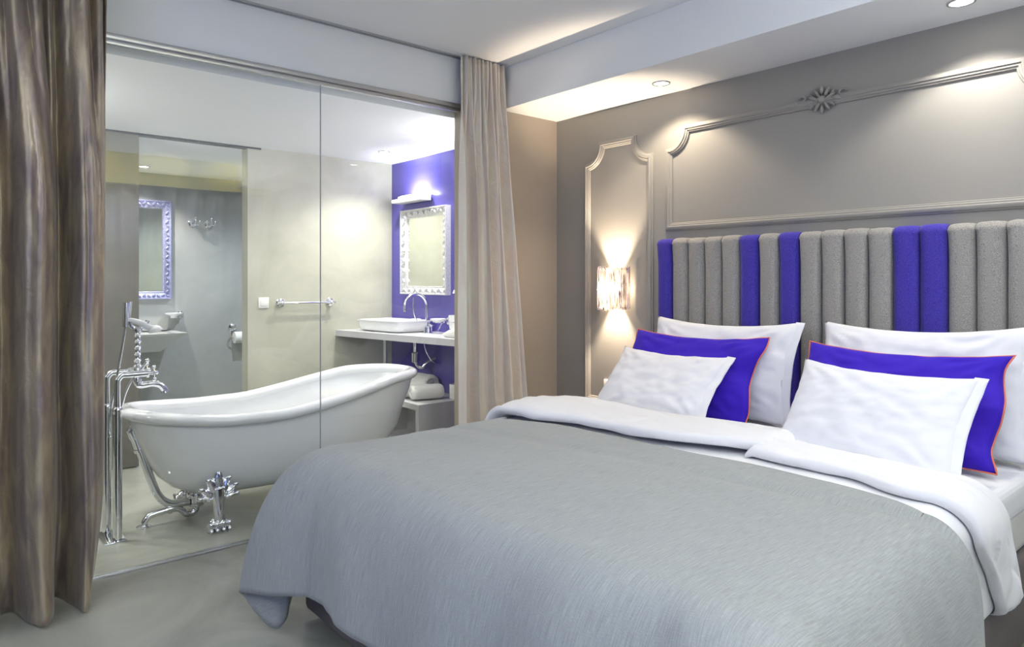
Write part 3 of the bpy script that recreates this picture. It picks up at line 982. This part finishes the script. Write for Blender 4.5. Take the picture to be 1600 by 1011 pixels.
# ------------------------------------------------------------------ bathtub
TX = -3.93
def rimz(y):
    return interp([(.76, .612), (1.0, .580), (1.25, .562), (1.45, .562), (1.7, .592), (1.95, .638), (2.2, .680), (2.4, .684), (2.56, .682)], y)
def tub():
    t = thing('bathtub', 'white freestanding slipper bathtub on chrome claw feet behind the glass', 'bathtub', (TX, 1.65, 0))
    nt = 96
    def ring(a, y0, y1, zf, e=2.7):
        cy = (y0+y1)/2; b = (y1-y0)/2
        out = []
        for k in range(nt):
            th = 2*PI*k/nt
            c, s = math.cos(th), math.sin(th)
            x = a*math.copysign(abs(c)**(2/e), c); y = cy + b*math.copysign(abs(s)**(2/e), s)
            out.append(Vector((TX+x, y, zf(y))))
        return out
    mb = MB()
    R0 = []
    ZB_ = .135
    # outer shell from just under the rim to the bottom
    prof = [(0, .338, .795, 2.43), (.15, .336, .812, 2.405), (.35, .326, .845, 2.355), (.55, .308, .885, 2.325), (.72, .285, .928, 2.255),
            (.85, .255, .985, 2.185), (.94, .215, 1.06, 2.10), (.985, .16, 1.16, 2.0), (1.0, .09, 1.3, 1.85)]
    rings = []
    for f, a, y0, y1 in prof:
        rings.append(ring(a, y0, y1, lambda y, f=f: lerp(rimz(y)-.015, ZB_, f)))
    vs = mb.grid(rings, closed_u=True); mb.cap(vs[-1])
    # inner shell
    prof2 = [(0, .325, .815, 2.42), (.05, .312, .832, 2.395), (.3, .290, .87, 2.37), (.6, .262, .925, 2.25), (.85, .225, .99, 2.13), (.96, .17, 1.10, 2.0), (1.0, .09, 1.3, 1.8)]
    rings = []
    for f, a, y0, y1 in prof2:
        rings.append(ring(a, y0, y1, lambda y, f=f: lerp(rimz(y)+.004, ZB_+.045, f)))
    vs = mb.grid(rings, closed_u=True); mb.cap(vs[-1])
    mb.build('tub_shell', M['enamel'], t, smooth=60)
    # rolled rim
    mb = MB()
    cl = ring(.345, .795, 2.425, lambda y: rimz(y), 2.5)
    rows = []
    for k in range(nt):
        p = cl[k]; a = cl[k-1]; b = cl[(k+1) % nt]
        tg = (b-a).normalized(); x = tg.cross(Vector((0, 0, 1))).normalized(); u = x.cross(tg)
        rows.append([p + x*(.040*math.cos(q*PI/8)) + u*(.031*math.sin(q*PI/8)-.004) for q in range(16)])
    mb.grid(rows, closed_u=True, closed_v=True)
    mb.build('rolled_rim', M['enamel'], t, smooth=180)
    # claw feet
    def foot(x, y, sx):
        f = MB()
        out = Vector((sx, 0, 0))
        def E(dy, z, ry, rz, dx=.0, rx=.012, ang=0):
            q = Matrix.Rotation(ang, 3, 'X')
            f.ball((x+dx*sx, y+dy, z), (rx, ry, rz), q, 8)
        # paw with four toes
        for k, dy in enumerate((-.045, -.016, .015, .044)):
            E(dy, .026, .0175, .028, .014-.004*abs(k-1.5), .032)
            E(dy, .042, .0145, .015, .028, .016)
            E(dy, .011, .011, .012, .040, .010)
        E(0, .045, .048, .030, 0, .026)
        # shank, narrow above the paw and flaring into the leaf
        f.tube([(x, y, .03), (x+.006*sx, y, .08), (x+.004*sx, y, .12), (x-.004*sx, y, .17), (x-.014*sx, y, .21)], [.030, .026, .027, .034, .040], 14)
        f.tube([(x+.02*sx, y, .06), (x+.026*sx, y, .11), (x+.018*sx, y, .17), (x+.008*sx, y, .22), (x-.006*sx, y, .27)], [.009, .008, .009, .012, .010], 10)
        # acanthus lobes fanning out over a solid leaf base
        E(0, .200, .062, .058, -.006, .018)
        E(0, .240, .040, .045, -.006, .016)
        for (dy, z, ln, wd, a) in ((0, .252, .052, .026, 0), (-.034, .232, .046, .021, .40), (.034, .232, .046, .021, -.40),
                                   (-.058, .200, .042, .019, .90), (.058, .200, .042, .019, -.90), (-.060, .170, .034, .015, 1.3), (.060, .170, .034, .015, -1.3)):
            E(dy, z, wd, ln, -.002, .018, a)
            E(dy*1.05, z+.004, .005, ln*.8, .014, .006, a)
        for (dy, z) in ((-.050, .262), (.050, .262), (-.084, .222), (.084, .222), (-.090, .175), (.090, .175)):
            E(dy, z, .016, .014, .004, .016)
        E(0, .290, .017, .016, .0, .014)
        o = f.build('claw_foot', M['chrome'], t)
        rm = o.modifiers.new('fuse', 'REMESH'); rm.mode = 'VOXEL'; rm.voxel_size = .0032; rm.use_smooth_shade = True
        sm_ = o.modifiers.new('soften', 'SMOOTH'); sm_.factor = .5; sm_.iterations = 2
        return o
    foot(-3.640, 1.150, 1)
    foot(-3.640, 1.900, 1)
    foot(-4.220, 1.150, -1)
    foot(-4.220, 1.900, -1)
    # overflow pipe and trap
    ov = MB()
    ov.tube([(TX, .855, .520), (TX, .822, .522)], .024, 18)
    ov.tube([(TX, .832, .53), (TX, .818, .505), (TX, .829, .475), (TX, .832, .465)], [.026, .028, .027, .024], 18)
    ov.tube([(TX, .828, .48), (TX, .852, .405)], .0235, 18)
    ov.tube([(TX, .850, .412), (TX, .856, .395)], .028, 18)
    ov.tube([(TX, .855, .40), (TX, .885, .30), (TX, .915, .21), (TX, .935, .16), (TX, .965, .118), (TX, 1.01, .094), (TX, 1.09, .088)], .0205, 18, smooth=6)
    ov.build('overflow_pipe', M['chrome'], t)
    dr = MB()
    dr.lathe([(.030, .062), (.038, .064), (.040, .075), (.034, .082), (.034, .108), (.044, .110), (.046, .128), (.040, .14)], (TX, 1.125, 0), n=24)
    dr.tube([(TX, 1.125, .066), (TX, 1.125, .045), (TX, 1.105, .025), (TX, 1.075, .028), (TX, 1.055, .05), (TX, 1.03, .066), (TX, .99, .068)], .0165, 18, smooth=6)
    dr.tube([(TX, 1.00, .068), (TX, .985, .067)], .024, 18)
    dr.tube([(TX, .99, .068), (TX-.005, .92, .058), (TX-.005, .895, .050), (TX-.005, .878, .030), (TX-.005, .872, .006)], .0165, 18, smooth=5)
    dr.lathe([(.036, .0), (.036, .006), (.024, .012), (.018, .013)], (TX-.005, .872, 0), n=24)
    dr.build('drain_trap', M['chrome'], t)
tub()

# ------------------------------------------------------------------ floor-standing bath tap
def bath_tap():
    t = thing('bath_tap', 'chrome floor-standing bath tap with hand shower at the left end of the tub', 'tap', (-3.87, .72, 0))
    MB().box(-3.985, -3.775, .665, .765, 0, .008, .003).build('base_plate', M['chrome'], t)
    xa, xb, zt = -3.95, -3.81, .806
    for x, y in ((xa, .708), (xb, .728)):
        r = MB()
        r.tube([(x, y, .008), (x, y, .625)], .0215, 20)
        r.tube([(x, y, .62), (x, y, .635), (x, y, .645), (x, y, .655)], [.0215, .0245, .0245, .018], 20)
        r.tube([(x, y, .65), (x, y, .77), (x, y+.006, .79), (x, y+.022, zt), (x, y+.05, zt), (x, .83, zt)], .0145, 18, smooth=6)
        r.build('riser_pipe', M['chrome'], t)
    cx = -3.875
    b = MB()
    b.tube([(xa-.01, .83, zt), (xb+.01, .83, zt)], .017, 18)
    b.tube([(xb, .80, zt), (xb, .862, zt)], [.018, .016], 18)
    b.tube([(xa, .80, zt), (xa, .862, zt)], [.018, .016], 18)
    b.lathe([(.016, -.045), (.021, -.04), (.021, -.02), (.017, -.01), (.019, .02), (.022, .03), (.016, .04)], (cx, .83, zt), n=20)
    b.build('mixer_body', M['chrome'], t)
    for x in (xa, xb):
        h = MB()
        h.tube([(x, .86, zt), (x, .895, zt)], .008, 12)
        for a in (0, PI/2):
            dx, dz = .030*math.cos(a+.2), .030*math.sin(a+.2)
            h.tube([(x-dx, .892, zt-dz), (x+dx, .892, zt+dz)], .0055, 10)
            for s in (-1, 1):
                h.ball((x+s*dx, .892, zt+s*dz), .0095, n=8)
        h.ball((x, .902, zt), .010, n=8)
        h.build('cross_handle', M['chrome'], t)
    dv = MB()
    dv.tube([(cx+.02, .84, zt+.01), (cx+.03, .865, zt+.055)], [.008, .005], 10)
    dv.ball((cx+.031, .868, zt+.062), .010, n=8)
    dv.build('diverter_lever', M['chrome'], t)
    sp = MB()
    sp.tube([(cx, .83, zt-.03), (cx, .832, zt-.055), (cx, .85, zt-.064), (cx, .90, zt-.062), (cx, .935, zt-.074), (cx, .955, zt-.098), (cx, .958, zt-.113)],
            [.017, .019, .018, .016, .015, .016, .018], 18, smooth=6)
    sp.lathe([(.019, 0), (.021, .006), (.019, .012)], (cx, .83, zt-.05), n=18)
    sp.build('spout', M['chrome'], t)
    co = MB()
    prof = []
    for k in range(23):
        z = zt+.03+k*.0078
        prof.append((.0135 if k % 4 else .0185, z))
    co.lathe(prof, (cx, .83, 0), n=18)
    co.build('shower_column', M['chrome'], t)
    cr = MB()
    zc = zt+.212
    cr.lathe([(.016, -.01), (.024, -.004), (.024, .008), (.012, .016)], (cx, .83, zc), n=18)
    cr.tube([(cx, .83, zc), (cx, .800, zc+.022), (cx, .795, zc+.052)], [.013, .011, .012], 12)
    cr.tube([(cx, .83, zc), (cx, .870, zc+.022), (cx, .878, zc+.048)], [.013, .011, .012], 12)
    cr.build('cradle', M['chrome'], t)
    hs = MB()
    hs.tube([(cx, .786, zc+.055), (cx+.002, .835, zc+.040), (cx+.004, .885, zc+.012), (cx+.006, .915, zc+.008)], [.012, .015, .017, .012], 14, smooth=4)
    hs.lathe([(.012, 0), (.028, .012), (.034, .022), (.034, .030), (.028, .034)], (cx+.004, .905, zc+.022), (0, .25, -1), n=22)
    hs.build('hand_shower', M['ceramic'], t)
    hh = MB()
    hh.tube([(cx, .775, zc+.02), (cx, .780, zc+.14)], [.0135, .016], 16)
    hh.tube([(cx+.0, .790, zc+.05), (cx, .797, zc+.145)], [.008, .010], 12)
    hh.build('shower_handle', M['chrome'], t)
    ho = MB()
    ho.tube([(cx, .776, zc+.02), (cx-.03, .765, zc-.10), (cx-.05, .745, zc-.26), (cx-.06, .722, zc-.40), (cx-.06, .715, zc-.50), (cx-.04, .728, zc-.53), (cx-.02, .748, zc-.46), (cx-.01, .775, zc-.32), (cx, .815, zt-.012)], .0065, 10, smooth=8)
    ho.build('hose', M['chrome'], t)
bath_tap()

# ------------------------------------------------------------------ back wall: switch, towel bar
sw = thing('light_switch', 'square white light switch on the beige plaster wall', 'switch', (XB, 1.98, 1.1))
MB().box(XB, XB+.009, 1.942, 2.022, 1.058, 1.140, .003).build('plate', M['plastic'], sw)
MB().box(XB+.009, XB+.014, 1.957, 2.007, 1.073, 1.125, .003).build('rocker', M['plastic'], sw)

def rosette(mb, c, axis, s=1):
    mb.lathe([(.030*s, 0), (.030*s, .006*s), (.022*s, .012*s), (.013*s, .016*s), (.011*s, .030*s), (.015*s, .036*s), (.015*s, .05*s), (.009*s, .056*s)], c, axis, n=22)
tb = thing('towel_bar', 'chrome towel bar with turned ends on the beige plaster wall', 'towel rail', (XB, 2.31, 1.095))
m_ = MB(); m_.tube([(XB+.048, 2.09, 1.095), (XB+.048, 2.545, 1.095)], .0085, 14); m_.build('bar', M['chrome'], tb)
for y in (2.11, 2.52):
    r_ = MB(); rosette(r_, (XB, y, 1.095), (1, 0, 0), 1.1)
    s_ = 1 if y > 2.3 else -1
    r_.ball((XB+.048, y, 1.095), .018, n=9)
    r_.lathe([(.010, .0), (.014, .012), (.008, .018), (.012, .026), (.004, .034)], (XB+.048, y, 1.095), (0, s_, 0), n=14)
    r_.build('bracket', M['chrome'], tb)

# ------------------------------------------------------------------ vanity counter and what stands on it
CT = .865
ct = MB()
ct.poly([(XB, 2.575), (-4.1, 2.745), (XG-.10, 2.835), (XG-.10, YP), (XB, YP)], CT-.048, CT)
tag(ct.build('vanity_counter', M['counter'], origin=(-4.3, 2.9, CT), smooth=0), 'pale grey vanity worktop fixed between the beige and violet walls', 'counter')

def basin():
    t = thing('washbasin', 'white rectangular countertop washbasin on the vanity worktop', 'washbasin', (-4.83, 2.88, CT))
    cx, cy, hw, hd = -4.82, 2.875, .275, .175
    def rr(w, d, z, r=.06, sk=.035):
        out = []
        for (sx, sy, a0) in ((1, 1, 0), (-1, 1, PI/2), (-1, -1, PI), (1, -1, 1.5*PI)):
            for k in range(7):
                a = a0+PI/2*k/6
                x = sx*(w-r)+r*math.cos(a); y = sy*(d-r)+r*math.sin(a)
                out.append((cx+x, cy+y+sk*x/.27, z))
        return out
    mb = MB()
    rings = [rr(hw-.045, hd-.04, CT+.001), rr(hw-.025, hd-.022, CT+.012), rr(hw-.012, hd-.012, CT+.045), rr(hw-.008, hd-.008, CT+.080), rr(hw, hd, CT+.082), rr(hw, hd, CT+.090),
             rr(hw-.012, hd-.012, CT+.092), rr(hw-.022, hd-.022, CT+.088, .05), rr(hw-.04, hd-.04, CT+.035, .05), rr(hw-.07, hd-.06, CT+.016, .04), rr(.05, .04, CT+.012, .02)]
    vs = mb.grid(rings, closed_u=True)
    mb.cap(vs[0][::-1]); mb.cap(vs[-1])
    mb.build('bowl', M['ceramic'], t, smooth=40)
    MB().lathe([(.022, 0), (.022, .004), (.012, .006)], (cx, cy, CT+.012)).build('drain_cap', M['chrome'], t)
basin()
bf = thing('basin_tap', 'chrome swan-neck tap rising behind the countertop washbasin', 'tap', (-4.56, 3.02, CT))
m_ = MB()
fx, fy = -4.565, 3.02
m_.lathe([(.026, 0), (.026, .008), (.016, .014), (.014, .03)], (fx, fy, CT), n=20)
pts = [(fx, fy, CT+.02), (fx, fy, CT+.10), (fx, fy, CT+.20)] + [(fx, fy-.10+.10*math.cos(a), CT+.20+.10*math.sin(a)) for a in [PI*k/10 for k in range(1, 10)]] + [(fx, fy-.20, CT+.19), (fx, fy-.198, CT+.165)]
m_.tube(pts, .0115, 16, smooth=3)
m_.build('spout', M['chrome'], bf)
for dx in (-.06, .06):
    h = MB(); h.lathe([(.020, 0), (.020, .006), (.012, .012), (.010, .045), (.014, .05), (.014, .06), (.006, .066)], (fx+dx, fy, CT), n=18)
    for a in (0, PI/2):
        h.tube([(fx+dx-.022*math.cos(a), fy-.022*math.sin(a), CT+.056), (fx+dx+.022*math.cos(a), fy+.022*math.sin(a), CT+.056)], .005, 8)
    h.build('handle', M['chrome'], bf)
rd = MB(); rd.tube([(fx-.05, 2.93, CT+.27), (fx-.054, 2.93, CT+.2), (fx-.05, 2.94, CT+.13), (fx-.04, 2.96, CT+.075)], [.005, .006, .0055, .004], 10, smooth=4)
rd.build('pull_rod', M['chrome'], bf)

sd = MB(); sd.lathe([(.0, .066), (.036, .068), (.044, .074), (.046, .092), (.040, .096), (.036, .080), (0, .078)], (-4.75, 3.035, CT), n=24)
o = sd.build('soap_dish', M['ceramic'], origin=(-4.75, 3.035, CT+.07))
tag(o, 'round white soap dish standing on the back ledge of the washbasin', 'soap dish')

def holder(name, label, cat, x, z, dish):
    t = thing(name, label, cat, (x, YP, z))
    m = MB(); rosette(m, (x, YP, z), (0, -1, 0), .9)
    m.tube([(x, YP-.045, z), (x, YP-.06, z-.01)], .008, 10)
    m.tube([(x+.038*math.cos(a), YP-.095+.038*math.sin(a), z-.005) for a in [2*PI*k/24 for k in range(25)]], .004, 8)
    m.tube([(x, YP-.055, z), (x-.02, YP-.075, z-.055), (x-.03, YP-.08, z-.07)], .005, 8)
    m.build('bracket', M['chrome'], t)
    d = MB()
    if dish:
        d.lathe([(.0, -.008), (.034, -.006), (.060, .010), (.064, .020), (.060, .022), (.045, .010), (0, .002)], (x, YP-.095, z), n=26)
        d.build('dish', M['ceramic'], t)
    else:
        d.lathe([(.0, -.055), (.028, -.055), (.033, -.02), (.037, .045), (.035, .045), (.030, -.02), (.026, -.05), (0, -.05)], (x, YP-.095, z), n=26)
        d.build('tumbler', M['ceramic'], t)
holder('soap_dish_holder', 'white dish on a chrome wall bracket, left of the tumbler over the worktop', 'soap dish', -4.385, .955, True)
holder('tumbler_holder', 'white tumbler in a chrome wall ring over the worktop by the curtain', 'tumbler holder', -4.19, .965, False)
gl = MB(); gl.lathe([(.046, 0), (.046, .006), (.030, .010), (.026, .05), (.030, .055), (.024, .055), (.020, .012), (0, .012)], (-4.42, 2.93, CT), n=26)
tag(gl.build('glass_jar', M['chrome'], origin=(-4.42, 2.93, CT)), 'small chrome-footed jar on the worktop beside the washbasin', 'jar')

def towel_fold(name, label, c, w, d, h, seed, rot=0):
    mb = MB()
    rows = []
    nn = 22
    q = Matrix.Rotation(rot, 3, 'Z')
    for side in (1, -1):
        rws = []
        for i in range(nn+1):
            row = []
            for j in range(nn+1):
                u = -1+2*i/nn; v = -1+2*j/nn
                a = max(0, 1-abs(u)**4); b = max(0, 1-abs(v)**4)
                zz = h*(.5+side*.5*(a*b)**.35) + .010*nz(u*3, v*3, seed)*side*(a*b)
                zz = max(zz*(1 + (.55*u)), .0)
                if side < 0: zz = 0 if a*b > 0 else zz
                p = q @ Vector((w/2*u, d/2*v, 0))
                row.append((c[0]+p.x, c[1]+p.y, c[2]+zz))
            rws.append(row)
        mb.grid(rws)
    bmesh.ops.remove_doubles(mb.bm, verts=mb.bm.verts[:], dist=.0005)
    o = mb.build(name, M['towel'], origin=c, smooth=180)
    return tag(o, label, 'towel')
towel_fold('folded_towel', 'folded white towel lying on the vanity worktop next to the curtain', (-3.93, 2.93, CT+.001), .30, .20, .085, 3)

# wall mirror in silver frame + picture light
def framed_mirror(name, label, axis, pos, a0, a1, z0, z1, fw, mframe, beads, cornice=False):
    """axis 'y' = hangs on a wall of constant y facing -y; 'x' = constant x facing +x"""
    def T(u, w, o):
        return (u, pos-o, w) if axis == 'y' else (pos+o, u, w)
    t = thing(name, label, 'mirror', T((a0+a1)/2, z0, 0))
    dp = fw*.66
    prof = [(0, 0), (0, dp*.92), (.004, dp), (fw*.12, dp), (fw*.20, dp*.80), (fw*.72, dp*.34), (fw*.78, dp*.38), (fw*.86, dp*.34), (fw*.94, dp*.2), (fw, .014), (fw, 0)]
    mb = MB()
    rows = []
    for (u, w, su, sw_) in ((a0, z0, 1, 1), (a0, z1, 1, -1), (a1, z1, -1, -1), (a1, z0, -1, 1)):
        rows.append([T(u+su*a, w+sw_*a, o) for a, o in prof])
    mb.grid(rows, closed_v=True)
    # carved relief: a running row of small leaves along the hollow of the frame
    def bead(u, w, ang, big):
        q = Matrix.Rotation(-ang, 3, 'Y') if axis == 'y' else Matrix.Rotation(ang, 3, 'X')
        r = (big, .010, big*.45) if axis == 'y' else (.010, big, big*.45)
        mb.ball(T(u, w, fw*.50), r, q, 5)
    step = beads
    mid = fw*.45
    nu_ = int((a1-a0-2*fw*.3)/step); nw_ = int((z1-z0-2*fw*.3)/step)
    for k in range(nu_+1):
        u = a0+fw*.4+(a1-a0-fw*.8)*k/nu_
        for w in (z0+mid, z1-mid):
            bead(u, w+.10*step*(-1)**k, .7*(-1)**k, step*.52)
    for k in range(1, nw_):
        w = z0+fw*.4+(z1-z0-fw*.8)*k/nw_
        for u in (a0+mid, a1-mid):
            bead(u+.10*step*(-1)**k, w, PI/2+.7*(-1)**k, step*.52)
    mb.build('frame', mframe, t, smooth=35)
    g = MB()
    pts = [T(a0+fw*.9, z0+fw*.9, .012), T(a1-fw*.9, z0+fw*.9, .012), T(a1-fw*.9, z1-fw*.9, .012), T(a0+fw*.9, z1-fw*.9, .012)]
    g.bm.faces.new([g.bm.verts.new(p) for p in pts])
    bk = [T(a0+fw*.9, z0+fw*.9, .002), T(a1-fw*.9, z0+fw*.9, .002), T(a1-fw*.9, z1-fw*.9, .002), T(a0+fw*.9, z1-fw*.9, .002)]
    g.bm.faces.new([g.bm.verts.new(p) for p in bk])
    g.build('mirror_glass', M['mirror'], t, smooth=0)
framed_mirror('wall_mirror', 'silver-framed mirror hanging on the violet wall above the washbasin', 'y', YP, -5.02, -4.355, 1.155, 1.850, .075, M['silver'], .042)
framed_mirror('wall_mirror', 'tall violet-silver mirror with beaded frame inside the recess', 'x', -7.1, 1.22, 1.800, 1.095, 2.015, .075, M['violet_silver'], .040)

pl = thing('wall_lamp', 'flat white uplighter above the mirror on the violet wall', 'wall lamp', (-4.80, YP, 1.92))
m_ = MB(); m_.box(-5.02, -4.60, YP-.13, YP-.015, 1.905, 1.935, .004); m_.box(-4.95, -4.62, YP-.11, YP, 1.935, 1.957, .003)
m_.build('body', M['plastic'], pl)
d_ = MB(); d_.box(-4.92, -4.65, YP-.10, YP-.03, 1.957, 1.960); d_.build('diffuser', M['downlight'], pl)
la = lamp('wall_lamp_light', 'AREA', (-4.76, YP-.085, 1.966), 5, (.86, .88, 1), (PI-.6, 0, 0), shape='RECTANGLE', size=.20, size_y=.05)

wh = thing('robe_hook', 'white bell-shaped fitting on the violet wall, half hidden by the curtain', 'hook', (-4.20, YP, 1.2))
m_ = MB(); m_.lathe([(.008, .055), (.012, .05), (.018, .02), (.032, -.005), (.034, -.012), (0, -.008)], (-4.205, YP-.05, 1.185), n=20); m_.build('bell', M['ceramic'], wh)
m_ = MB(); m_.tube([(-4.205, YP, 1.235), (-4.205, YP-.05, 1.235)], .007, 10); m_.build('arm', M['chrome'], wh)

# shelf box under the counter, with towels and a cup
sb = MB()
x0, x1, y0, y1, zt = -4.98, -4.085, 2.635, YP-.005, .40
sb.box(x0, x1, y0, y1, zt-.04, zt)
sb.box(x0, x0+.04, y0, y1, 0, zt-.04)
sb.box(x1-.04, x1, y0, y1, 0, zt-.04)
sb.box(x0+.04, x1-.04, y1-.02, y1, 0, zt-.04)
sb.box(x0+.04, x1-.04, y0, y1-.02, .0, .04)
tag(sb.build('shelf_unit', M['counter'], origin=(-4.53, 2.87, 0), smooth=0), 'low grey open-fronted shelf box standing under the vanity worktop', 'shelf')

def towel_roll(label, c, ln, r, rot, seed, squash=.85):
    mb = MB()
    n = 46; rows = []
    q = Matrix.Rotation(rot, 3, 'Z')
    m = 18
    for i in range(m+1):
        u = -1+2*i/m
        row = []
        endr = (1-abs(u)**8)**.5*.25+.75
        for k in range(n):
            a = 2*PI*k/n
            rr = r*endr*(1+.05*nz(u*2, math.cos(a)*2, seed+math.sin(a)*2))
            if 0 < a < .35: rr *= .93
            p = q @ Vector((ln/2*u, rr*math.cos(a), 0))
            row.append((c[0]+p.x, c[1]+p.y, c[2]+r*squash+rr*squash*math.sin(a)))
        rows.append(row)
    vs = mb.grid(rows, closed_u=True)
    # spiral ends
    for e, sgn in ((0, -1), (-1, 1)):
        prev = vs[e]
        for kk, f in enumerate((.82, .74, .55, .46, .25, .12)):
            dx = (.012 if kk % 2 == 0 else -.010)*sgn
            o_ = q @ Vector((sgn*ln/2 - (0 if kk % 2 == 0 else .012)*sgn, 0, 0))
            ring = []
            for k in range(n):
                a = 2*PI*k/n + f*1.0
                p = q @ Vector((0, r*.78*f*math.cos(2*PI*k/n), 0))
                ring.append(mb.bm.verts.new((c[0]+o_.x+p.x, c[1]+o_.y+p.y, c[2]+r*squash+r*.78*f*squash*math.sin(2*PI*k/n))))
            for k in range(n):
                try: mb.bm.faces.new((prev[k], prev[(k+1) % n], ring[(k+1) % n], ring[k]))
                except ValueError: pass
            prev = ring
        mb.cap(prev)
    o = mb.build('rolled_towel', M['towel'], origin=c, smooth=70)
    return tag(o, label, 'towel')
towel_roll('rolled white towel on the low shelf box, nearest the tub end', (-4.40, 2.76, .402), .26, .074, 1.1, 2.0)
towel_roll('rolled white towel on the low shelf box beside the white cup', (-4.25, 2.81, .402), .24, .064, 1.25, 5.0)
towel_roll('rolled white towel lying behind the other two under the worktop', (-4.60, 3.005, .402), .26, .080, .05, 7.0)
cp = MB(); cp.lathe([(0, 0), (.046, .001), (.050, .006), (.052, .105), (.049, .107), (.046, .012), (0, .010)], (-4.135, 2.995, .401), n=30)
tag(cp.build('paper_cup', M['paper'], origin=(-4.13, 2.99, .401)), 'plain white cylindrical cup at the right end of the low shelf box', 'cup')
lg = MB(); lg.tube([(-4.86, 2.82, .402), (-4.86, 2.82, CT-.05)], .016, 16); lg.lathe([(.03, 0), (.03, .006), (.018, .012)], (-4.86, 2.82, CT-.05), (0, 0, -1), n=20)
tag(lg.build('support_leg', M['brushed'], origin=(-4.86, 2.82, .4)), 'slim metal post holding up the vanity worktop', 'leg')
sf = MB()
sf.lathe([(.016, .62), (.030, .63), (.030, .70), (.018, .71), (.016, CT-.05)], (-4.62, 2.95, 0), n=20)
sf.tube([(-4.62, 2.95, .64), (-4.62, 2.97, .60), (-4.60, 3.0, .585), (-4.58, 3.03, .62), (-4.56, YP, .65)], .015, 14, smooth=5)
sf.tube([(-4.50, YP, .62), (-4.50, 3.03, .64), (-4.53, 2.99, .72), (-4.55, 2.98, CT-.05)], .006, 10, smooth=5)
tag(sf.build('siphon', M['chrome'], origin=(-4.62, 2.95, .6)), 'chrome drain siphon hanging in the shade under the vanity worktop', 'siphon')

# ------------------------------------------------------------------ things in the recess
rb = MB()
def rbring(z, xf, y0, y1):
    return [(-7.1, y0, z), (xf, y0, z), (xf, y1, z), (-7.1, y1, z)]
vs = rb.grid([rbring(.62, -6.88, 1.10, 1.66), rbring(.782, -6.62, .97, 1.80), rbring(.80, -6.60, .95, 1.82), rbring(.80, -6.625, .98, 1.795), rbring(.792, -6.65, 1.02, 1.765)], closed_u=True)
rb.cap(vs[0][::-1]); rb.cap(vs[-1])
tag(rb.build('washbasin', M['ceramic'], origin=(-7.1, 1.5, .7), smooth=0), 'angular white wall-hung basin below the tall mirror in the recess', 'washbasin')
def rhook(y, label, grp):
    t = thing('robe_hook', label, 'hook', (-7.1, y, 1.82), grp)
    m = MB(); rosette(m, (-7.1, y, 1.82), (1, 0, 0), 1.25)
    m.build('rosette', M['chrome'], t)
    a = MB()
    a.tube([(-7.04, y, 1.82), (-7.00, y, 1.80), (-6.985, y, 1.83), (-6.99, y, 1.86)], .008, 10, smooth=4)
    a.ball((-6.99, y, 1.865), .014, n=8)
    for s in (-1, 1):
        a.tube([(-7.045, y, 1.82), (-7.01, y+s*.03, 1.805), (-7.0, y+s*.04, 1.835)], .007, 10, smooth=4)
        a.ball((-7.0, y+s*.04, 1.838), .013, n=8)
    a.build('prongs', M['chrome'], t)
rhook(1.995, 'chrome robe hook in the recess, the one nearer the tall mirror', 'pair of hooks in the recess')
rhook(2.140, 'chrome robe hook in the recess, the one nearer the beige wall', 'pair of hooks in the recess')
t = thing('soap_dish_holder', 'white soap dish on a chrome wall bracket in the recess above the angular basin', 'soap dish', (-7.1, 1.86, .95))
m_ = MB(); rosette(m_, (-7.1, 1.885, .945), (1, 0, 0), 1.1); m_.tube([(-7.045, 1.885, .945), (-7.02, 1.85, .935)], .009, 10); m_.build('bracket', M['chrome'], t)
m_ = MB(); m_.lathe([(0, -.03), (.03, -.03), (.032, -.01), (.075, .008), (.078, .018), (.06, .012), (0, .0)], (-7.015, 1.81, .945), n=26); m_.build('dish', M['ceramic'], t)
t = thing('toilet_roll_holder', 'chrome toilet roll holder with white roll beside the recess opening', 'toilet roll holder', (-7.1, 2.40, .78))
m_ = MB(); rosette(m_, (-7.1, 2.375, .80), (1, 0, 0), 1.3)
m_.tube([(-7.04, 2.375, .80), (-7.03, 2.33, .77), (-7.03, 2.33, .72), (-7.03, 2.36, .70), (-7.03, 2.50, .70)], .006, 10)
m_.build('bracket', M['chrome'], t)
m_ = MB(); m_.lathe([(.018, 0), (.056, 0), (.057, .004), (.057, .10), (.056, .104), (.018, .104)], (-7.03, 2.37, .70), (0, 1, 0), n=30); m_.build('paper_roll', M['paper'], t)

# ------------------------------------------------------------------ room behind the camera (seen only as reflections)
def drape(name, m, x, y0, y1, z0, z1, label):
    rows = []
    for j in range(9):
        v = j/8
        rows.append([(x+.04*math.sin(y*26)+.015*math.sin(y*61+v), y, lerp(z1, z0, v)) for y in [lerp(y0, y1, k/160) for k in range(161)]])
    mb = MB(); mb.grid(rows)
    o = mb.build(name, m, origin=(x, (y0+y1)/2, z0), smooth=80)
    s = o.modifiers.new('thickness', 'SOLIDIFY'); s.thickness = .002
    return tag(o, label, 'curtain')
pm = MB(); pm.box(XR-.16, XR-.13, -1.2, 3.2, 2.29, ZC-.001)
tag(pm.build('pelmet', M['ochre'], origin=(XR-.15, .9, 2.3)), 'ochre pelmet board over the side window behind the viewer', 'pelmet')
for yy in (1.3, 2.0, 2.7):
    aim(lamp('pelmet_light', 'SPOT', (XR-.45, yy, 2.57), 22, (1, .86, .42), spot_size=math.radians(120), spot_blend=.7, shadow_soft_size=.02), (XR-.15, yy, 2.40))
drape('curtain', M['sheer'], XR-.07, 1.28, 3.2, .02, 2.32, 'blue-grey sheer curtain at the side window, the half nearer the bed')
drape('curtain', M['sheer'], XR-.07, -1.2, -.72, .02, 2.32, 'blue-grey sheer curtain at the side window, the half behind the viewer')
